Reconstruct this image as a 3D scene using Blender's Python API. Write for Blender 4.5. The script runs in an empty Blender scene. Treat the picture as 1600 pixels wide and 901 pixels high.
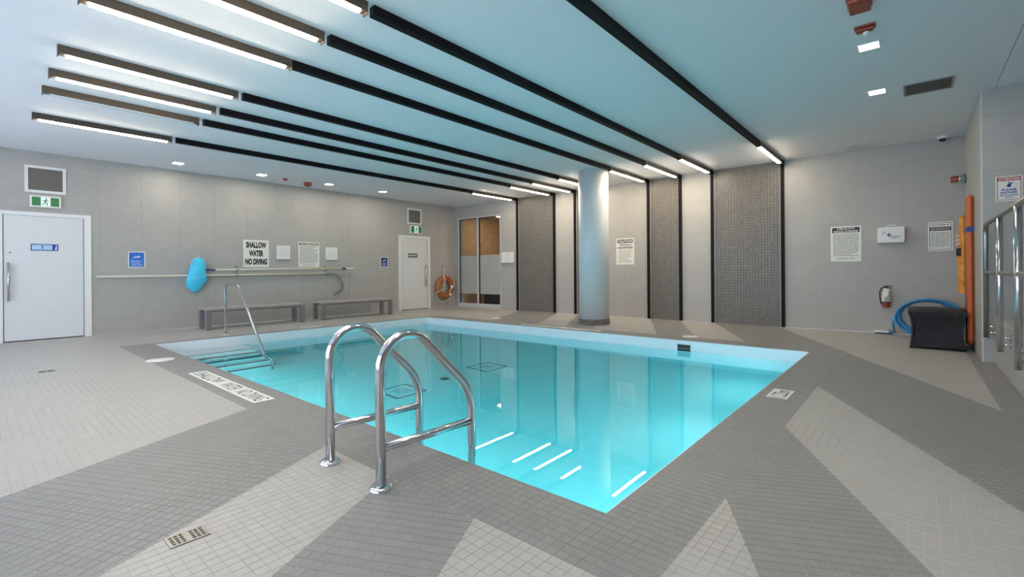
import bpy, bmesh, math, random
from mathutils import Vector, Matrix
random.seed(7)
S = bpy.context.scene
COL = S.collection

# ------------------------------------------------------------------ camera
CX, CY, CH = 11.4399, -10.384, 1.12
YAW, ROLL, FPX, PY0 = 0.7115, -0.0073, 729.77, 424.15
fw = Vector((-math.sin(YAW), math.cos(YAW), 0)); rt = Vector((math.cos(YAW), math.sin(YAW), 0)); up = Vector((0, 0, 1))
r2 = rt*math.cos(ROLL) + up*math.sin(ROLL); u2 = up*math.cos(ROLL) - rt*math.sin(ROLL)
cam = bpy.data.cameras.new('camera'); cam_o = bpy.data.objects.new('camera', cam); COL.objects.link(cam_o)
cam.sensor_width = 36.0; cam.sensor_fit = 'HORIZONTAL'; cam.lens = FPX/1600*36.0
cam.shift_y = -(450.5 - PY0)/1600.0; cam.clip_start = 0.02; cam.clip_end = 200
cam_o.matrix_world = Matrix(((r2.x, u2.x, -fw.x, CX), (r2.y, u2.y, -fw.y, CY), (r2.z, u2.z, -fw.z, CH), (0, 0, 0, 1)))
S.camera = cam_o

# ------------------------------------------------------------------ world, exposure, daylight
W = bpy.data.worlds.new('world'); S.world = W; W.use_nodes = True
bg = W.node_tree.nodes['Background']; bg.inputs[0].default_value = (0.66, 0.81, 1.0, 1); bg.inputs[1].default_value = 1.65
S.view_settings.view_transform = 'Standard'; S.view_settings.look = 'None'
S.view_settings.exposure = 1.42; S.view_settings.gamma = 1.0
S.cycles.caustics_reflective = False; S.cycles.caustics_refractive = True
S.cycles.sample_clamp_indirect = 4.0; S.cycles.max_bounces = 14; S.cycles.diffuse_bounces = 8
S.cycles.transmission_bounces = 10; S.cycles.glossy_bounces = 5; S.cycles.blur_glossy = 0.5
LAMP_E, SPOT_E, POOL_W = 20.0, 55.0, 5.8
def area_light(name, loc, rot, sx, sy, power, color, portal=False):
    l = bpy.data.lights.new(name, 'AREA'); l.shape = 'RECTANGLE'; l.size = sx; l.size_y = sy; l.energy = power; l.color = color
    o = bpy.data.objects.new(name, l); COL.objects.link(o); o.location = loc; o.rotation_euler = rot
    if portal: l.cycles.is_portal = True
    return o
HC = 3.245
# daylight entering by the glazing of the rear wall (behind the camera)
area_light('daylight_portal', (6.2, -12.95, 1.6), (math.pi/2, 0, math.pi), 11.0, 2.6, 1, (1, 1, 1), True)

# ------------------------------------------------------------------ helpers
class MB:
    def __init__(s): s.v = []; s.f = []; s.sm = []
    def add(s, vs, fs, smooth=False):
        o = len(s.v); s.v += [tuple(p) for p in vs]; s.f += [[i+o for i in f] for f in fs]; s.sm += [smooth]*len(fs); return s
    def box(s, x0, x1, y0, y1, z0, z1, bottom=True):
        vs = [(x0,y0,z0),(x1,y0,z0),(x1,y1,z0),(x0,y1,z0),(x0,y0,z1),(x1,y0,z1),(x1,y1,z1),(x0,y1,z1)]
        fs = [[4,5,6,7],[0,1,5,4],[1,2,6,5],[2,3,7,6],[3,0,4,7]]
        if bottom: fs.append([3,2,1,0])
        return s.add(vs, fs)
    def bbox(s, x0, x1, y0, y1, z0, z1, b=0.005, seg=2):
        bm = bmesh.new(); bmesh.ops.create_cube(bm, size=1)
        for v in bm.verts: v.co = Vector(((x0+x1)/2+v.co.x*(x1-x0), (y0+y1)/2+v.co.y*(y1-y0), (z0+z1)/2+v.co.z*(z1-z0)))
        bmesh.ops.bevel(bm, geom=list(bm.edges), offset=b, segments=seg, affect='EDGES', profile=0.5)
        bm.verts.index_update(); s.add([v.co.copy() for v in bm.verts], [[v.index for v in f.verts] for f in bm.faces]); bm.free(); return s
    def prism(s, pts, z0, z1):            # outline in local xy, extruded along z
        a = sum(pts[i][0]*pts[(i+1)%len(pts)][1]-pts[(i+1)%len(pts)][0]*pts[i][1] for i in range(len(pts)))
        if a < 0: pts = pts[::-1]
        n = len(pts); vs = [(p[0],p[1],z0) for p in pts]+[(p[0],p[1],z1) for p in pts]
        return s.add(vs, [list(range(n-1,-1,-1)), list(range(n,2*n))]+[[i,(i+1)%n,n+(i+1)%n,n+i] for i in range(n)])
    def cyl(s, c, r, h, axis='z', n=24, r2=None, smooth=True):
        r2 = r if r2 is None else r2; vs = []
        for k, (rr, hh) in enumerate(((r, 0), (r2, h))):
            for i in range(n):
                a = 2*math.pi*i/n; p = (rr*math.cos(a), rr*math.sin(a), hh)
                if axis == 'x': p = (p[2], p[0], p[1])
                if axis == 'y': p = (p[1], p[2], p[0])
                vs.append((c[0]+p[0], c[1]+p[1], c[2]+p[2]))
        s.add(vs, [[i,(i+1)%n,n+(i+1)%n,n+i] for i in range(n)], smooth)
        o = len(s.v)-2*n; s.f += [[o+i for i in range(n-1,-1,-1)], [o+n+i for i in range(n)]]; s.sm += [False, False]; return s
    def tube(s, path, r, n=12, closed=False, caps=True):
        P = [Vector(p) for p in path]; m = len(P); rr = r if hasattr(r, '__len__') else [r]*m
        T = []
        for i in range(m):
            if closed: t = P[(i+1)%m]-P[i-1]
            else: t = P[min(i+1,m-1)]-P[max(i-1,0)]
            T.append(t.normalized())
        ref = Vector((0,0,1)) if abs(T[0].z) < 0.9 else Vector((1,0,0))
        nv = (ref - T[0]*ref.dot(T[0])).normalized(); vs = []
        for i in range(m):
            nv = (nv - T[i]*nv.dot(T[i])).normalized(); b = T[i].cross(nv)
            for k in range(n):
                a = 2*math.pi*k/n; vs.append(P[i]+(nv*math.cos(a)+b*math.sin(a))*rr[i])
        fs = []
        for i in range(m if closed else m-1):
            j = (i+1)%m
            for k in range(n): fs.append([i*n+k, i*n+(k+1)%n, j*n+(k+1)%n, j*n+k])
        s.add(vs, fs, True)
        if caps and not closed:
            o = len(s.v)-m*n; s.f += [[o+k for k in range(n-1,-1,-1)], [o+(m-1)*n+k for k in range(n)]]; s.sm += [False, False]
        return s
    def lathe(s, prof, c=(0,0,0), n=32, axis='z'):
        vs = []
        for (r, h) in prof:
            for i in range(n):
                a = 2*math.pi*i/n; p = (r*math.cos(a), r*math.sin(a), h)
                if axis == 'x': p = (h, r*math.cos(a), r*math.sin(a))
                if axis == 'y': p = (r*math.sin(a), h, r*math.cos(a))
                vs.append((c[0]+p[0], c[1]+p[1], c[2]+p[2]))
        m = len(prof); return s.add(vs, [[j*n+i, j*n+(i+1)%n, (j+1)*n+(i+1)%n, (j+1)*n+i] for j in range(m-1) for i in range(n)], True)
    def mesh(s, name):
        me = bpy.data.meshes.new(name); me.from_pydata(s.v, [], s.f); me.polygons.foreach_set('use_smooth', s.sm); me.update(); return me
def link(name, me, m, parent=None, mw=None):
    o = bpy.data.objects.new(name, me); COL.objects.link(o)
    if m is not None and not me.materials: me.materials.append(m)
    if parent is not None: o.parent = parent
    elif mw is not None: o.matrix_world = mw
    return o
def part(name, mb, m, parent=None): return link(name, mb.mesh(name), m, parent)
def tag(o, label=None, cat=None, group=None, kind=None):
    if label: o['label'] = label
    if cat: o['category'] = cat
    if group: o['group'] = group
    if kind: o['kind'] = kind
    return o
def thing(name, label, cat, mw=None, group=None, kind=None):
    o = bpy.data.objects.new(name, None); COL.objects.link(o); o.empty_display_size = 0.1
    if mw is not None: o.matrix_world = mw
    return tag(o, label, cat, group, kind)
def T(x, y, z): return Matrix.Translation((x, y, z))
def frame(o, r, u):                        # local x = reader's right, y = up, z = outwards
    r = Vector(r); u = Vector(u); n = r.cross(u)
    return Matrix(((r.x,u.x,n.x,o[0]),(r.y,u.y,n.y,o[1]),(r.z,u.z,n.z,o[2]),(0,0,0,1)))
def onleft(y, z, x=0.0): return frame((x, y, z), (0,1,0), (0,0,1))
def onback(x, z, y=0.0): return frame((x, y, z), (1,0,0), (0,0,1))
def onright(y, z, x=12.046): return frame((x, y, z), (0,-1,0), (0,0,1))
def copy_tree(o, parent=None):
    c = o.copy(); COL.objects.link(c)
    if parent: c.parent = parent
    for ch in o.children: copy_tree(ch, c)
    return c
def text_part(name, txt, m, parent, x0, x1, y0, y1, z, th=0.0006, bold=0.03):
    cu = bpy.data.curves.new(name, 'FONT'); cu.body = txt; cu.extrude = th; cu.align_x = 'LEFT'; cu.offset = bold; cu.resolution_u = 4
    t = bpy.data.objects.new(name, cu); COL.objects.link(t)
    dg = bpy.context.evaluated_depsgraph_get(); me = bpy.data.meshes.new_from_object(t.evaluated_get(dg)); bpy.data.objects.remove(t)
    xs = [v.co.x for v in me.vertices]; ys = [v.co.y for v in me.vertices]
    ax, bx, ay, by = min(xs), max(xs), min(ys), max(ys)
    for v in me.vertices:
        v.co.x = x0+(v.co.x-ax)/(bx-ax)*(x1-x0); v.co.y = y0+(v.co.y-ay)/(by-ay)*(y1-y0); v.co.z = z+v.co.z
    return link(name, me, m, parent)
def text_lines(mb, x0, x1, y0, y1, n, z, h=0.35, indent=0.0):     # rows of small print
    for i in range(n):
        y = y1-(y1-y0)*(i+0.5)/n; hh = (y1-y0)/n*h/2; x = x0+indent; end = x1-(random.random()*0.35*(x1-x0) if random.random() < .35 else random.random()*0.03*(x1-x0))
        while x < end:
            w = min((0.02+random.random()*0.045), end-x); mb.box(x, x+w, y-hh, y+hh, z, z+0.0004, False); x += w+0.008
    return mb

# ------------------------------------------------------------------ materials
def mat(name, col, rough=0.5, metal=0.0, noise=0.0, nscale=20, bump=0.0, bscale=60, spec=None, emis=None, estr=0.0, island=0.0, coat=0.0, detail=3):
    m = bpy.data.materials.new(name); m.use_nodes = True; nt = m.node_tree; b = nt.nodes['Principled BSDF']
    b.inputs['Base Color'].default_value = (*col, 1); b.inputs['Roughness'].default_value = rough; b.inputs['Metallic'].default_value = metal
    if spec is not None: b.inputs['Specular IOR Level'].default_value = spec
    if coat: b.inputs['Coat Weight'].default_value = coat
    if emis: b.inputs['Emission Color'].default_value = (*emis, 1); b.inputs['Emission Strength'].default_value = estr
    last = None
    if noise or island or bump:
        tc = nt.nodes.new('ShaderNodeNewGeometry')
    if noise:
        tn = nt.nodes.new('ShaderNodeTexNoise'); tn.inputs['Scale'].default_value = nscale; tn.inputs['Detail'].default_value = detail
        nt.links.new(tc.outputs['Position'], tn.inputs['Vector'])
        mr = nt.nodes.new('ShaderNodeMapRange'); mr.inputs[1].default_value = 0.25; mr.inputs[2].default_value = 0.75; mr.inputs[3].default_value = 1-noise; mr.inputs[4].default_value = 1+noise
        nt.links.new(tn.outputs['Fac'], mr.inputs[0]); last = mr.outputs[0]
    if island:
        mi = nt.nodes.new('ShaderNodeMapRange'); mi.inputs[3].default_value = 1-island; mi.inputs[4].default_value = 1+island
        wn = nt.nodes.new('ShaderNodeTexWhiteNoise'); wn.noise_dimensions = '4D'
        nt.links.new(tc.outputs['Random Per Island'], wn.inputs['W'])
        oi = nt.nodes.new('ShaderNodeObjectInfo'); nt.links.new(oi.outputs['Location'], wn.inputs['Vector'])
        nt.links.new(wn.outputs['Value'], mi.inputs[0])
        if last is not None:
            mm = nt.nodes.new('ShaderNodeMath'); mm.operation = 'MULTIPLY'; nt.links.new(last, mm.inputs[0]); nt.links.new(mi.outputs[0], mm.inputs[1]); last = mm.outputs[0]
        else: last = mi.outputs[0]
    if last is not None:
        vm = nt.nodes.new('ShaderNodeVectorMath'); vm.operation = 'SCALE'; vm.inputs[0].default_value = col
        nt.links.new(last, vm.inputs['Scale']); nt.links.new(vm.outputs[0], b.inputs['Base Color'])
    if bump:
        bn = nt.nodes.new('ShaderNodeTexNoise'); bn.inputs['Scale'].default_value = bscale; nt.links.new(tc.outputs['Position'], bn.inputs['Vector'])
        bp = nt.nodes.new('ShaderNodeBump'); bp.inputs['Strength'].default_value = bump; bp.inputs['Distance'].default_value = 0.003
        nt.links.new(bn.outputs['Fac'], bp.inputs['Height']); nt.links.new(bp.outputs[0], b.inputs['Normal'])
    return m
M = {}
M['ceiling'] = mat('ceiling_paint', (0.80, 0.79, 0.83), 0.8, noise=0.01, nscale=2)
M['wall'] = mat('wall_tile', (0.42, 0.40, 0.385), 0.45, noise=0.04, nscale=6, island=0.015)
M['wall_joint'] = mat('wall_joint', (0.30, 0.285, 0.27), 0.8, noise=0.05)
M['mosaic'] = mat('mosaic_tile', (0.19, 0.172, 0.155), 0.38, noise=0.08, nscale=80, island=0.10)
M['mosaic_joint'] = mat('mosaic_joint', (0.075, 0.07, 0.065), 0.8, noise=0.1)
M['floor_light'] = mat('floor_tile_light', (0.42, 0.402, 0.38), 0.42, noise=0.08, nscale=260, island=0.035, bump=0.15, bscale=500)
M['floor_dark'] = mat('floor_tile_dark', (0.243, 0.236, 0.232), 0.45, noise=0.34, nscale=330, island=0.05, bump=0.2, bscale=500)
M['grout'] = mat('floor_grout', (0.44, 0.425, 0.405), 0.85, noise=0.45, nscale=1.7, detail=2)
M['white'] = mat('white_paint', (0.80, 0.80, 0.80), 0.4, noise=0.01, nscale=8)
M['door'] = mat('door_paint', (0.72, 0.72, 0.74), 0.35, noise=0.015, nscale=5)
M['black'] = mat('black_metal', (0.006, 0.0055, 0.007), 0.6, noise=0.1, spec=0.18)
M['bronze'] = mat('dark_bronze', (0.075, 0.055, 0.042), 0.45, noise=0.1)
M['steel'] = mat('brushed_steel', (0.62, 0.62, 0.63), 0.16, metal=1.0, noise=0.04, nscale=90)
M['steel_dull'] = mat('dull_steel', (0.38, 0.37, 0.36), 0.35, metal=1.0, noise=0.05, nscale=60)
M['pillar'] = mat('pillar_paint', (0.66, 0.69, 0.72), 0.35, noise=0.01)
M['plaster'] = mat('pool_plaster', (0.83, 0.90, 0.92), 0.5, noise=0.02, nscale=8)
M['band'] = mat('pool_edge_tile', (0.78, 0.84, 0.90), 0.25, noise=0.01)
M['navy'] = mat('nosing_tile', (0.02, 0.035, 0.05), 0.4, noise=0.1)
M['drainline'] = mat('drain_outline', (0.03, 0.05, 0.07), 0.5, noise=0.1)
M['sign'] = mat('sign_white', (0.78, 0.77, 0.73), 0.35, noise=0.01)
M['ink'] = mat('ink_black', (0.012, 0.012, 0.012), 0.5, noise=0.05)
M['ink_grey'] = mat('ink_grey', (0.15, 0.145, 0.14), 0.6, noise=0.05)
M['blue_sign'] = mat('blue_print', (0.03, 0.16, 0.62), 0.35, noise=0.25, nscale=14)
M['navy_sign'] = mat('navy_print', (0.012, 0.035, 0.26), 0.35, noise=0.08)
M['pale_blue'] = mat('pale_blue_print', (0.42, 0.62, 0.88), 0.4, noise=0.05)
M['red'] = mat('red_plastic', (0.30, 0.05, 0.022), 0.3, noise=0.05)
M['red_print'] = mat('red_print', (0.45, 0.05, 0.03), 0.4, noise=0.05)
M['orange'] = mat('orange_plastic', (0.58, 0.14, 0.045), 0.45, noise=0.1, nscale=12, bump=0.1)
M['ring'] = mat('ring_orange', (0.42, 0.13, 0.035), 0.55, noise=0.2, nscale=14, bump=0.3)
M['yellow'] = mat('jacket_yellow', (0.66, 0.27, 0.04), 0.6, noise=0.3, nscale=9, bump=0.4, bscale=20)
M['rope'] = mat('white_rope', (0.66, 0.62, 0.54), 0.8, noise=0.12, nscale=120)
M['net'] = mat('net_blue', (0.06, 0.60, 0.92), 0.6, noise=0.12, nscale=25, bump=0.3, bscale=90)
M['pole'] = mat('pole_cream', (0.66, 0.62, 0.50), 0.35, noise=0.05)
M['hose'] = mat('hose_blue', (0.04, 0.26, 0.55), 0.4, noise=0.1)
M['bench'] = mat('bench_grey', (0.40, 0.37, 0.34), 0.45, noise=0.08, nscale=30)
M['bench_leg'] = mat('bench_leg', (0.20, 0.19, 0.20), 0.4, noise=0.05)
M['alu'] = mat('aluminium_frame', (0.66, 0.66, 0.67), 0.35, metal=0.3, noise=0.02)
M['green'] = mat('exit_green', (0.01, 0.16, 0.05), 0.4, noise=0.02, emis=(0.02, 0.30, 0.09), estr=0.06)
M['exit_white'] = mat('exit_white', (0.8, 0.85, 0.8), 0.4, noise=0.01, emis=(0.75, 0.9, 0.85), estr=0.12)
M['tan'] = mat('tan_wood', (0.42, 0.29, 0.16), 0.6, noise=0.15, nscale=5)
M['dark_wood'] = mat('dark_wood', (0.03, 0.022, 0.016), 0.6, noise=0.15)
M['lid'] = mat('lid_white', (0.80, 0.79, 0.75), 0.4, noise=0.02)
M['lamp_off'] = mat('diffuser_off', (0.62, 0.66, 0.72), 0.35, noise=0.01)
M['chrome'] = mat('chrome', (0.75, 0.75, 0.76), 0.08, metal=1.0, noise=0.02)
M['rubber'] = mat('black_rubber', (0.015, 0.015, 0.017), 0.6, noise=0.1)
M['teal'] = mat('teal_plastic', (0.16, 0.26, 0.27), 0.4, noise=0.05)
M['fitting'] = mat('fitting_navy', (0.01, 0.03, 0.05), 0.5, noise=0.1)
def emit(name, col, st):
    m = bpy.data.materials.new(name); m.use_nodes = True; nt = m.node_tree; nt.nodes.remove(nt.nodes['Principled BSDF'])
    e = nt.nodes.new('ShaderNodeEmission'); e.inputs[0].default_value = (*col, 1); e.inputs[1].default_value = st
    nt.links.new(e.outputs[0], nt.nodes['Material Output'].inputs[0]); return m
M['glow'] = emit('lamp_diffuser', (1.0, 0.84, 0.62), LAMP_E)
M['spot'] = emit('downlight_lens', (1.0, 0.90, 0.74), SPOT_E)
M['added_pool_lens'] = emit('added_pool_lens', (0.8, 0.97, 1.0), 3.0)  # glow of the added underwater fill lamps
M['warm'] = emit('warm_lens', (1.0, 0.82, 0.6), 26.0)
def wicker():
    m = bpy.data.materials.new('wicker'); m.use_nodes = True; nt = m.node_tree; b = nt.nodes['Principled BSDF']
    g = nt.nodes.new('ShaderNodeTexCoord'); mp = nt.nodes.new('ShaderNodeMapping'); nt.links.new(g.outputs['Object'], mp.inputs[0])
    w1 = nt.nodes.new('ShaderNodeTexWave'); w1.bands_direction = 'Z'; w1.inputs['Scale'].default_value = 22; w1.inputs['Distortion'].default_value = 0.6
    w2 = nt.nodes.new('ShaderNodeTexWave'); w2.bands_direction = 'X'; w2.inputs['Scale'].default_value = 14; w2.inputs['Distortion'].default_value = 0.3
    nt.links.new(mp.outputs[0], w1.inputs[0]); nt.links.new(mp.outputs[0], w2.inputs[0])
    mx = nt.nodes.new('ShaderNodeMath'); mx.operation = 'MULTIPLY'; nt.links.new(w1.outputs['Fac'], mx.inputs[0]); nt.links.new(w2.outputs['Fac'], mx.inputs[1])
    cr = nt.nodes.new('ShaderNodeMapRange'); cr.inputs[3].default_value = 0.5; cr.inputs[4].default_value = 1.7; nt.links.new(mx.outputs[0], cr.inputs[0])
    vm = nt.nodes.new('ShaderNodeVectorMath'); vm.operation = 'SCALE'; vm.inputs[0].default_value = (0.008, 0.008, 0.013); nt.links.new(cr.outputs[0], vm.inputs['Scale'])
    nt.links.new(vm.outputs[0], b.inputs['Base Color']); b.inputs['Roughness'].default_value = 0.45
    bp = nt.nodes.new('ShaderNodeBump'); bp.inputs['Strength'].default_value = 0.8; bp.inputs['Distance'].default_value = 0.006
    nt.links.new(mx.outputs[0], bp.inputs['Height']); nt.links.new(bp.outputs[0], b.inputs['Normal']); return m
M['wicker'] = wicker()
def glass(name, tint, refl=1.0):
    m = bpy.data.materials.new(name); m.use_nodes = True; nt = m.node_tree; nt.nodes.remove(nt.nodes['Principled BSDF'])
    t = nt.nodes.new('ShaderNodeBsdfTransparent'); t.inputs[0].default_value = (*tint, 1)
    g = nt.nodes.new('ShaderNodeBsdfGlossy'); g.inputs['Roughness'].default_value = 0.02
    fr = nt.nodes.new('ShaderNodeFresnel'); fr.inputs[0].default_value = 1.45; mx = nt.nodes.new('ShaderNodeMixShader')
    ge = nt.nodes.new('ShaderNodeNewGeometry'); iv = nt.nodes.new('ShaderNodeMath'); iv.operation = 'SUBTRACT'; iv.inputs[0].default_value = 1; nt.links.new(ge.outputs['Backfacing'], iv.inputs[1])
    mu = nt.nodes.new('ShaderNodeMath'); mu.operation = 'MULTIPLY'; nt.links.new(iv.outputs[0], mu.inputs[0]); nt.links.new(fr.outputs[0], mu.inputs[1])
    nt.links.new(mu.outputs[0], mx.inputs[0]); nt.links.new(t.outputs[0], mx.inputs[1]); nt.links.new(g.outputs[0], mx.inputs[2])
    nt.links.new(mx.outputs[0], nt.nodes['Material Output'].inputs[0]); return m
M['glass'] = glass('door_glass', (0.94, 0.94, 0.94))
def frost():
    m = bpy.data.materials.new('frosted_film'); m.use_nodes = True; nt = m.node_tree; nt.nodes.remove(nt.nodes['Principled BSDF'])
    d = nt.nodes.new('ShaderNodeBsdfDiffuse'); d.inputs[0].default_value = (0.78, 0.77, 0.75, 1)
    t = nt.nodes.new('ShaderNodeBsdfTranslucent'); t.inputs[0].default_value = (0.6, 0.6, 0.6, 1); mx = nt.nodes.new('ShaderNodeMixShader'); mx.inputs[0].default_value = 0.3
    nt.links.new(d.outputs[0], mx.inputs[1]); nt.links.new(t.outputs[0], mx.inputs[2]); nt.links.new(mx.outputs[0], nt.nodes['Material Output'].inputs[0]); return m
M['frost'] = frost()
def water():
    m = bpy.data.materials.new('pool_water'); m.use_nodes = True; nt = m.node_tree; nt.nodes.remove(nt.nodes['Principled BSDF'])
    g = nt.nodes.new('ShaderNodeBsdfGlass'); g.inputs['IOR'].default_value = 1.333; g.inputs['Roughness'].default_value = 0.0
    va = nt.nodes.new('ShaderNodeVolumeAbsorption'); va.inputs['Color'].default_value = (0.20, 0.90, 0.94, 1); va.inputs['Density'].default_value = 0.85
    ge = nt.nodes.new('ShaderNodeNewGeometry'); tn = nt.nodes.new('ShaderNodeTexNoise'); tn.inputs['Scale'].default_value = 1.6; tn.inputs['Detail'].default_value = 1
    nt.links.new(ge.outputs['Position'], tn.inputs['Vector']); bp = nt.nodes.new('ShaderNodeBump'); bp.inputs['Strength'].default_value = 0.03; bp.inputs['Distance'].default_value = 0.02
    nt.links.new(tn.outputs['Fac'], bp.inputs['Height']); nt.links.new(bp.outputs[0], g.inputs['Normal'])
    nt.links.new(g.outputs[0], nt.nodes['Material Output'].inputs['Surface']); nt.links.new(va.outputs[0], nt.nodes['Material Output'].inputs['Volume']); return m
M['water'] = water()

# ------------------------------------------------------------------ dimensions
PX0, PX1, PY_0, PY_1 = 2.196, 10.355, -8.47, -2.912      # pool opening
WL, PD = -0.165, -1.22
RX, OY, CBX = 12.046, -2.489, 12.147                     # recess side wall, outer wall, platform kerb
YR, XR = -12.9, 15.0
BX = [2.72, 4.03, 4.70, 5.45, 6.73, 7.48, 8.17, 9.49]    # beams and wall strips

# ------------------------------------------------------------------ floor: slab, border, diagonal bands of small square tiles
fl = MB()
for (a, b, c, d) in ((0, PX0, YR, 0), (PX1, XR, YR, 0), (PX0, PX1, YR, PY_0), (PX0, PX1, PY_1, 0)): fl.box(a, b, c, d, -0.16, -0.0013)
floor = tag(part('floor', fl, M['grout']), kind='structure')
def clip(poly, a, b, c):                   # keep a*x+b*y <= c
    out = []
    for i in range(len(poly)):
        p, q = poly[i], poly[(i+1) % len(poly)]; dp = a*p[0]+b*p[1]-c; dq = a*q[0]+b*q[1]-c
        if dp <= 0: out.append(p)
        if (dp < 0 < dq) or (dq < 0 < dp):
            t = dp/(dp-dq); out.append((p[0]+(q[0]-p[0])*t, p[1]+(q[1]-p[1])*t))
    return out
BORD = (2.05, 10.73, -8.89, -2.50)
edges_c = [-99, 2.80, 4.10, 4.80, 5.47, 6.75, 7.44, 8.19, 9.39, 99]
kinds = ['L', 'D', 'L', 'D', 'L', 'D', 'L', 'D', 'L']
deck_rects = [(0, BORD[0], YR+1.3, 0), (BORD[0], BORD[1], BORD[3], 0), (BORD[0], BORD[1], YR+1.3, BORD[2]), (BORD[1], 11.95, YR+1.3, 0), (11.95, CBX, YR+1.3, 0)]
regions = []
for ri, (a, b, c, d) in enumerate(deck_rects):
    for k in range(9):
        pl = [(a, c), (b, c), (b, d), (a, d)]; pl = clip(pl, -1, -0.5, -edges_c[k]); pl = clip(pl, 1, 0.5, edges_c[k+1]) if len(pl) > 2 else []
        if len(pl) > 2:
            kd = kinds[k]
            if ri == 4 and k == 8: kd = 'B'
            regions.append((pl, kd))
for (a, b, c, d) in ((BORD[0], BORD[1], BORD[2], PY_0), (BORD[0], BORD[1], PY_1, BORD[3]), (BORD[0], PX0, PY_0, PY_1), (PX1, BORD[1], PY_0, PY_1)):
    regions.append(([(a, c), (b, c), (b, d), (a, d)], 'B'))
PITCH, GAP, TZ = 0.0505, 0.0024, 0.0
far_l, far_d, near = MB(), MB(), []
def vis(x, y):
    dx, dy = x-CX, y-CY; z = dx*fw.x+dy*fw.y
    if z < 0.3: return None
    u = (dx*rt.x+dy*rt.y)/z*FPX+800; v = PY0+FPX*CH/z
    return z if (0 < u < 1600 and v < 905) else None
def put(mb, pts):
    n = len(pts); o = len(mb.v); mb.v += [(p[0], p[1], TZ) for p in pts]+[(p[0], p[1], -0.0016) for p in pts]
    mb.f.append([o+i for i in range(n)]); mb.sm.append(False)
    for i in range(n): mb.f.append([o+i, o+n+i, o+n+(i+1) % n, o+(i+1) % n]); mb.sm.append(False)
for pl, kd in regions:
    ang = math.atan2(-2, 1) if kd == 'D' else 0.0
    ca, sa = math.cos(ang), math.sin(ang)
    loc = [(p[0]*ca+p[1]*sa, -p[0]*sa+p[1]*ca) for p in pl]
    u0, u1 = min(p[0] for p in loc), max(p[0] for p in loc); v0, v1 = min(p[1] for p in loc), max(p[1] for p in loc)
    hp = []
    for i in range(len(pl)):
        p, q = pl[i], pl[(i+1) % len(pl)]; nx, ny = q[1]-p[1], -(q[0]-p[0]); L = math.hypot(nx, ny)
        if L > 1e-6: hp.append((nx/L, ny/L, (nx*p[0]+ny*p[1])/L))
    for iu in range(math.floor(u0/PITCH), math.ceil(u1/PITCH)+1):
        for iv in range(math.floor(v0/PITCH), math.ceil(v1/PITCH)+1):
            cu, cv = (iu+.5)*PITCH, (iv+.5)*PITCH; wx, wy = cu*ca-cv*sa, cu*sa+cv*ca; h = (PITCH-GAP)/2
            mxd = max(a*wx+b*wy-c for a, b, c in hp)
            if mxd > 0.034: continue
            pts = [((cu+sx*h)*ca-(cv+sy*h)*sa, (cu+sx*h)*sa+(cv+sy*h)*ca) for sx, sy in ((-1,-1),(1,-1),(1,1),(-1,1))]
            full = all(a*p[0]+b*p[1]-c <= 1e-9 for a, b, c in hp for p in pts)
            if not full:
                for a, b, c in hp:
                    if len(pts) > 2: pts = clip(pts, a, b, c)
                if len(pts) < 3: continue
                ar = abs(sum(pts[i][0]*pts[(i+1) % len(pts)][1]-pts[(i+1) % len(pts)][0]*pts[i][1] for i in range(len(pts))))/2
                if ar < 0.00006: continue
                put(far_l if kd == 'L' else far_d, pts); continue
            z = vis(wx, wy)
            near.append((z if z else 99, wx, wy, ang, 'L' if kd == 'L' else 'D', pts))
near.sort(key=lambda t: t[0])
tm = {}
for k in 'LD':
    mb = MB(); h = (PITCH-GAP)/2; put(mb, [(-h,-h),(h,-h),(h,h),(-h,h)]); tm[k] = mb.mesh('tile'); tm[k].materials.append(M['floor_light' if k == 'L' else 'floor_dark'])
for z, wx, wy, ang, k, pts in near[:300]:
    o = bpy.data.objects.new('tile', tm[k]); COL.objects.link(o); o.parent = floor; o.location = (wx, wy, 0); o.rotation_euler = (0, 0, ang)
for z, wx, wy, ang, k, pts in near[300:]: put(far_l if k == 'L' else far_d, pts)
tag(part('light_tiles', far_l, M['floor_light'], floor), 'light grey square tiles', kind='stuff')
tag(part('dark_tiles', far_d, M['floor_dark'], floor), 'dark speckled grey square tiles', kind='stuff')

# ------------------------------------------------------------------ pool shell, steps, water
ps = MB(); w = 0.15; D = PD
ps.box(PX0-w, PX0, PY_0-w, PY_1+w, D-w, -0.162); ps.box(PX1, PX1+w, PY_0-w, PY_1+w, D-w, -0.162)
ps.box(PX0, PX1, PY_0-w, PY_0, D-w, -0.162); ps.box(PX0, PX1, PY_1, PY_1+w, D-w, -0.162); ps.box(PX0, PX1, PY_0, PY_1, D-w, D)
pool = tag(part('swimming_pool', ps, M['plaster']), 'rectangular indoor swimming pool with white edge and turquoise water', 'swimming pool')
eb = MB(); e = 0.012
eb.box(PX0, PX0+e, PY_0, PY_1, -0.20, -0.008); eb.box(PX1-e, PX1, PY_0, PY_1, -0.20, -0.008)
eb.box(PX0+e, PX1-e, PY_0, PY_0+e, -0.20, -0.008); eb.box(PX0+e, PX1-e, PY_1-e, PY_1, -0.20, -0.008)
part('edge_band', eb, M['band'], pool)
sx = [2.82, 3.05, 3.27, 3.50, 3.74]; sz = [-0.20, -0.42, -0.62, -0.82, -1.02]
for i in range(5):
    mb = MB(); x0 = PX0 if i == 0 else sx[i-1]; mb.box(x0, sx[i], PY_0, -7.2, D, sz[i]); st = part('step', mb, M['plaster'], pool)
    mb = MB(); mb.box(sx[i]-0.06, sx[i]+0.002, PY_0+0.001, -7.2, sz[i]-0.03, sz[i]+0.003); part('nosing', mb, M['navy'], st)
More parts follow.
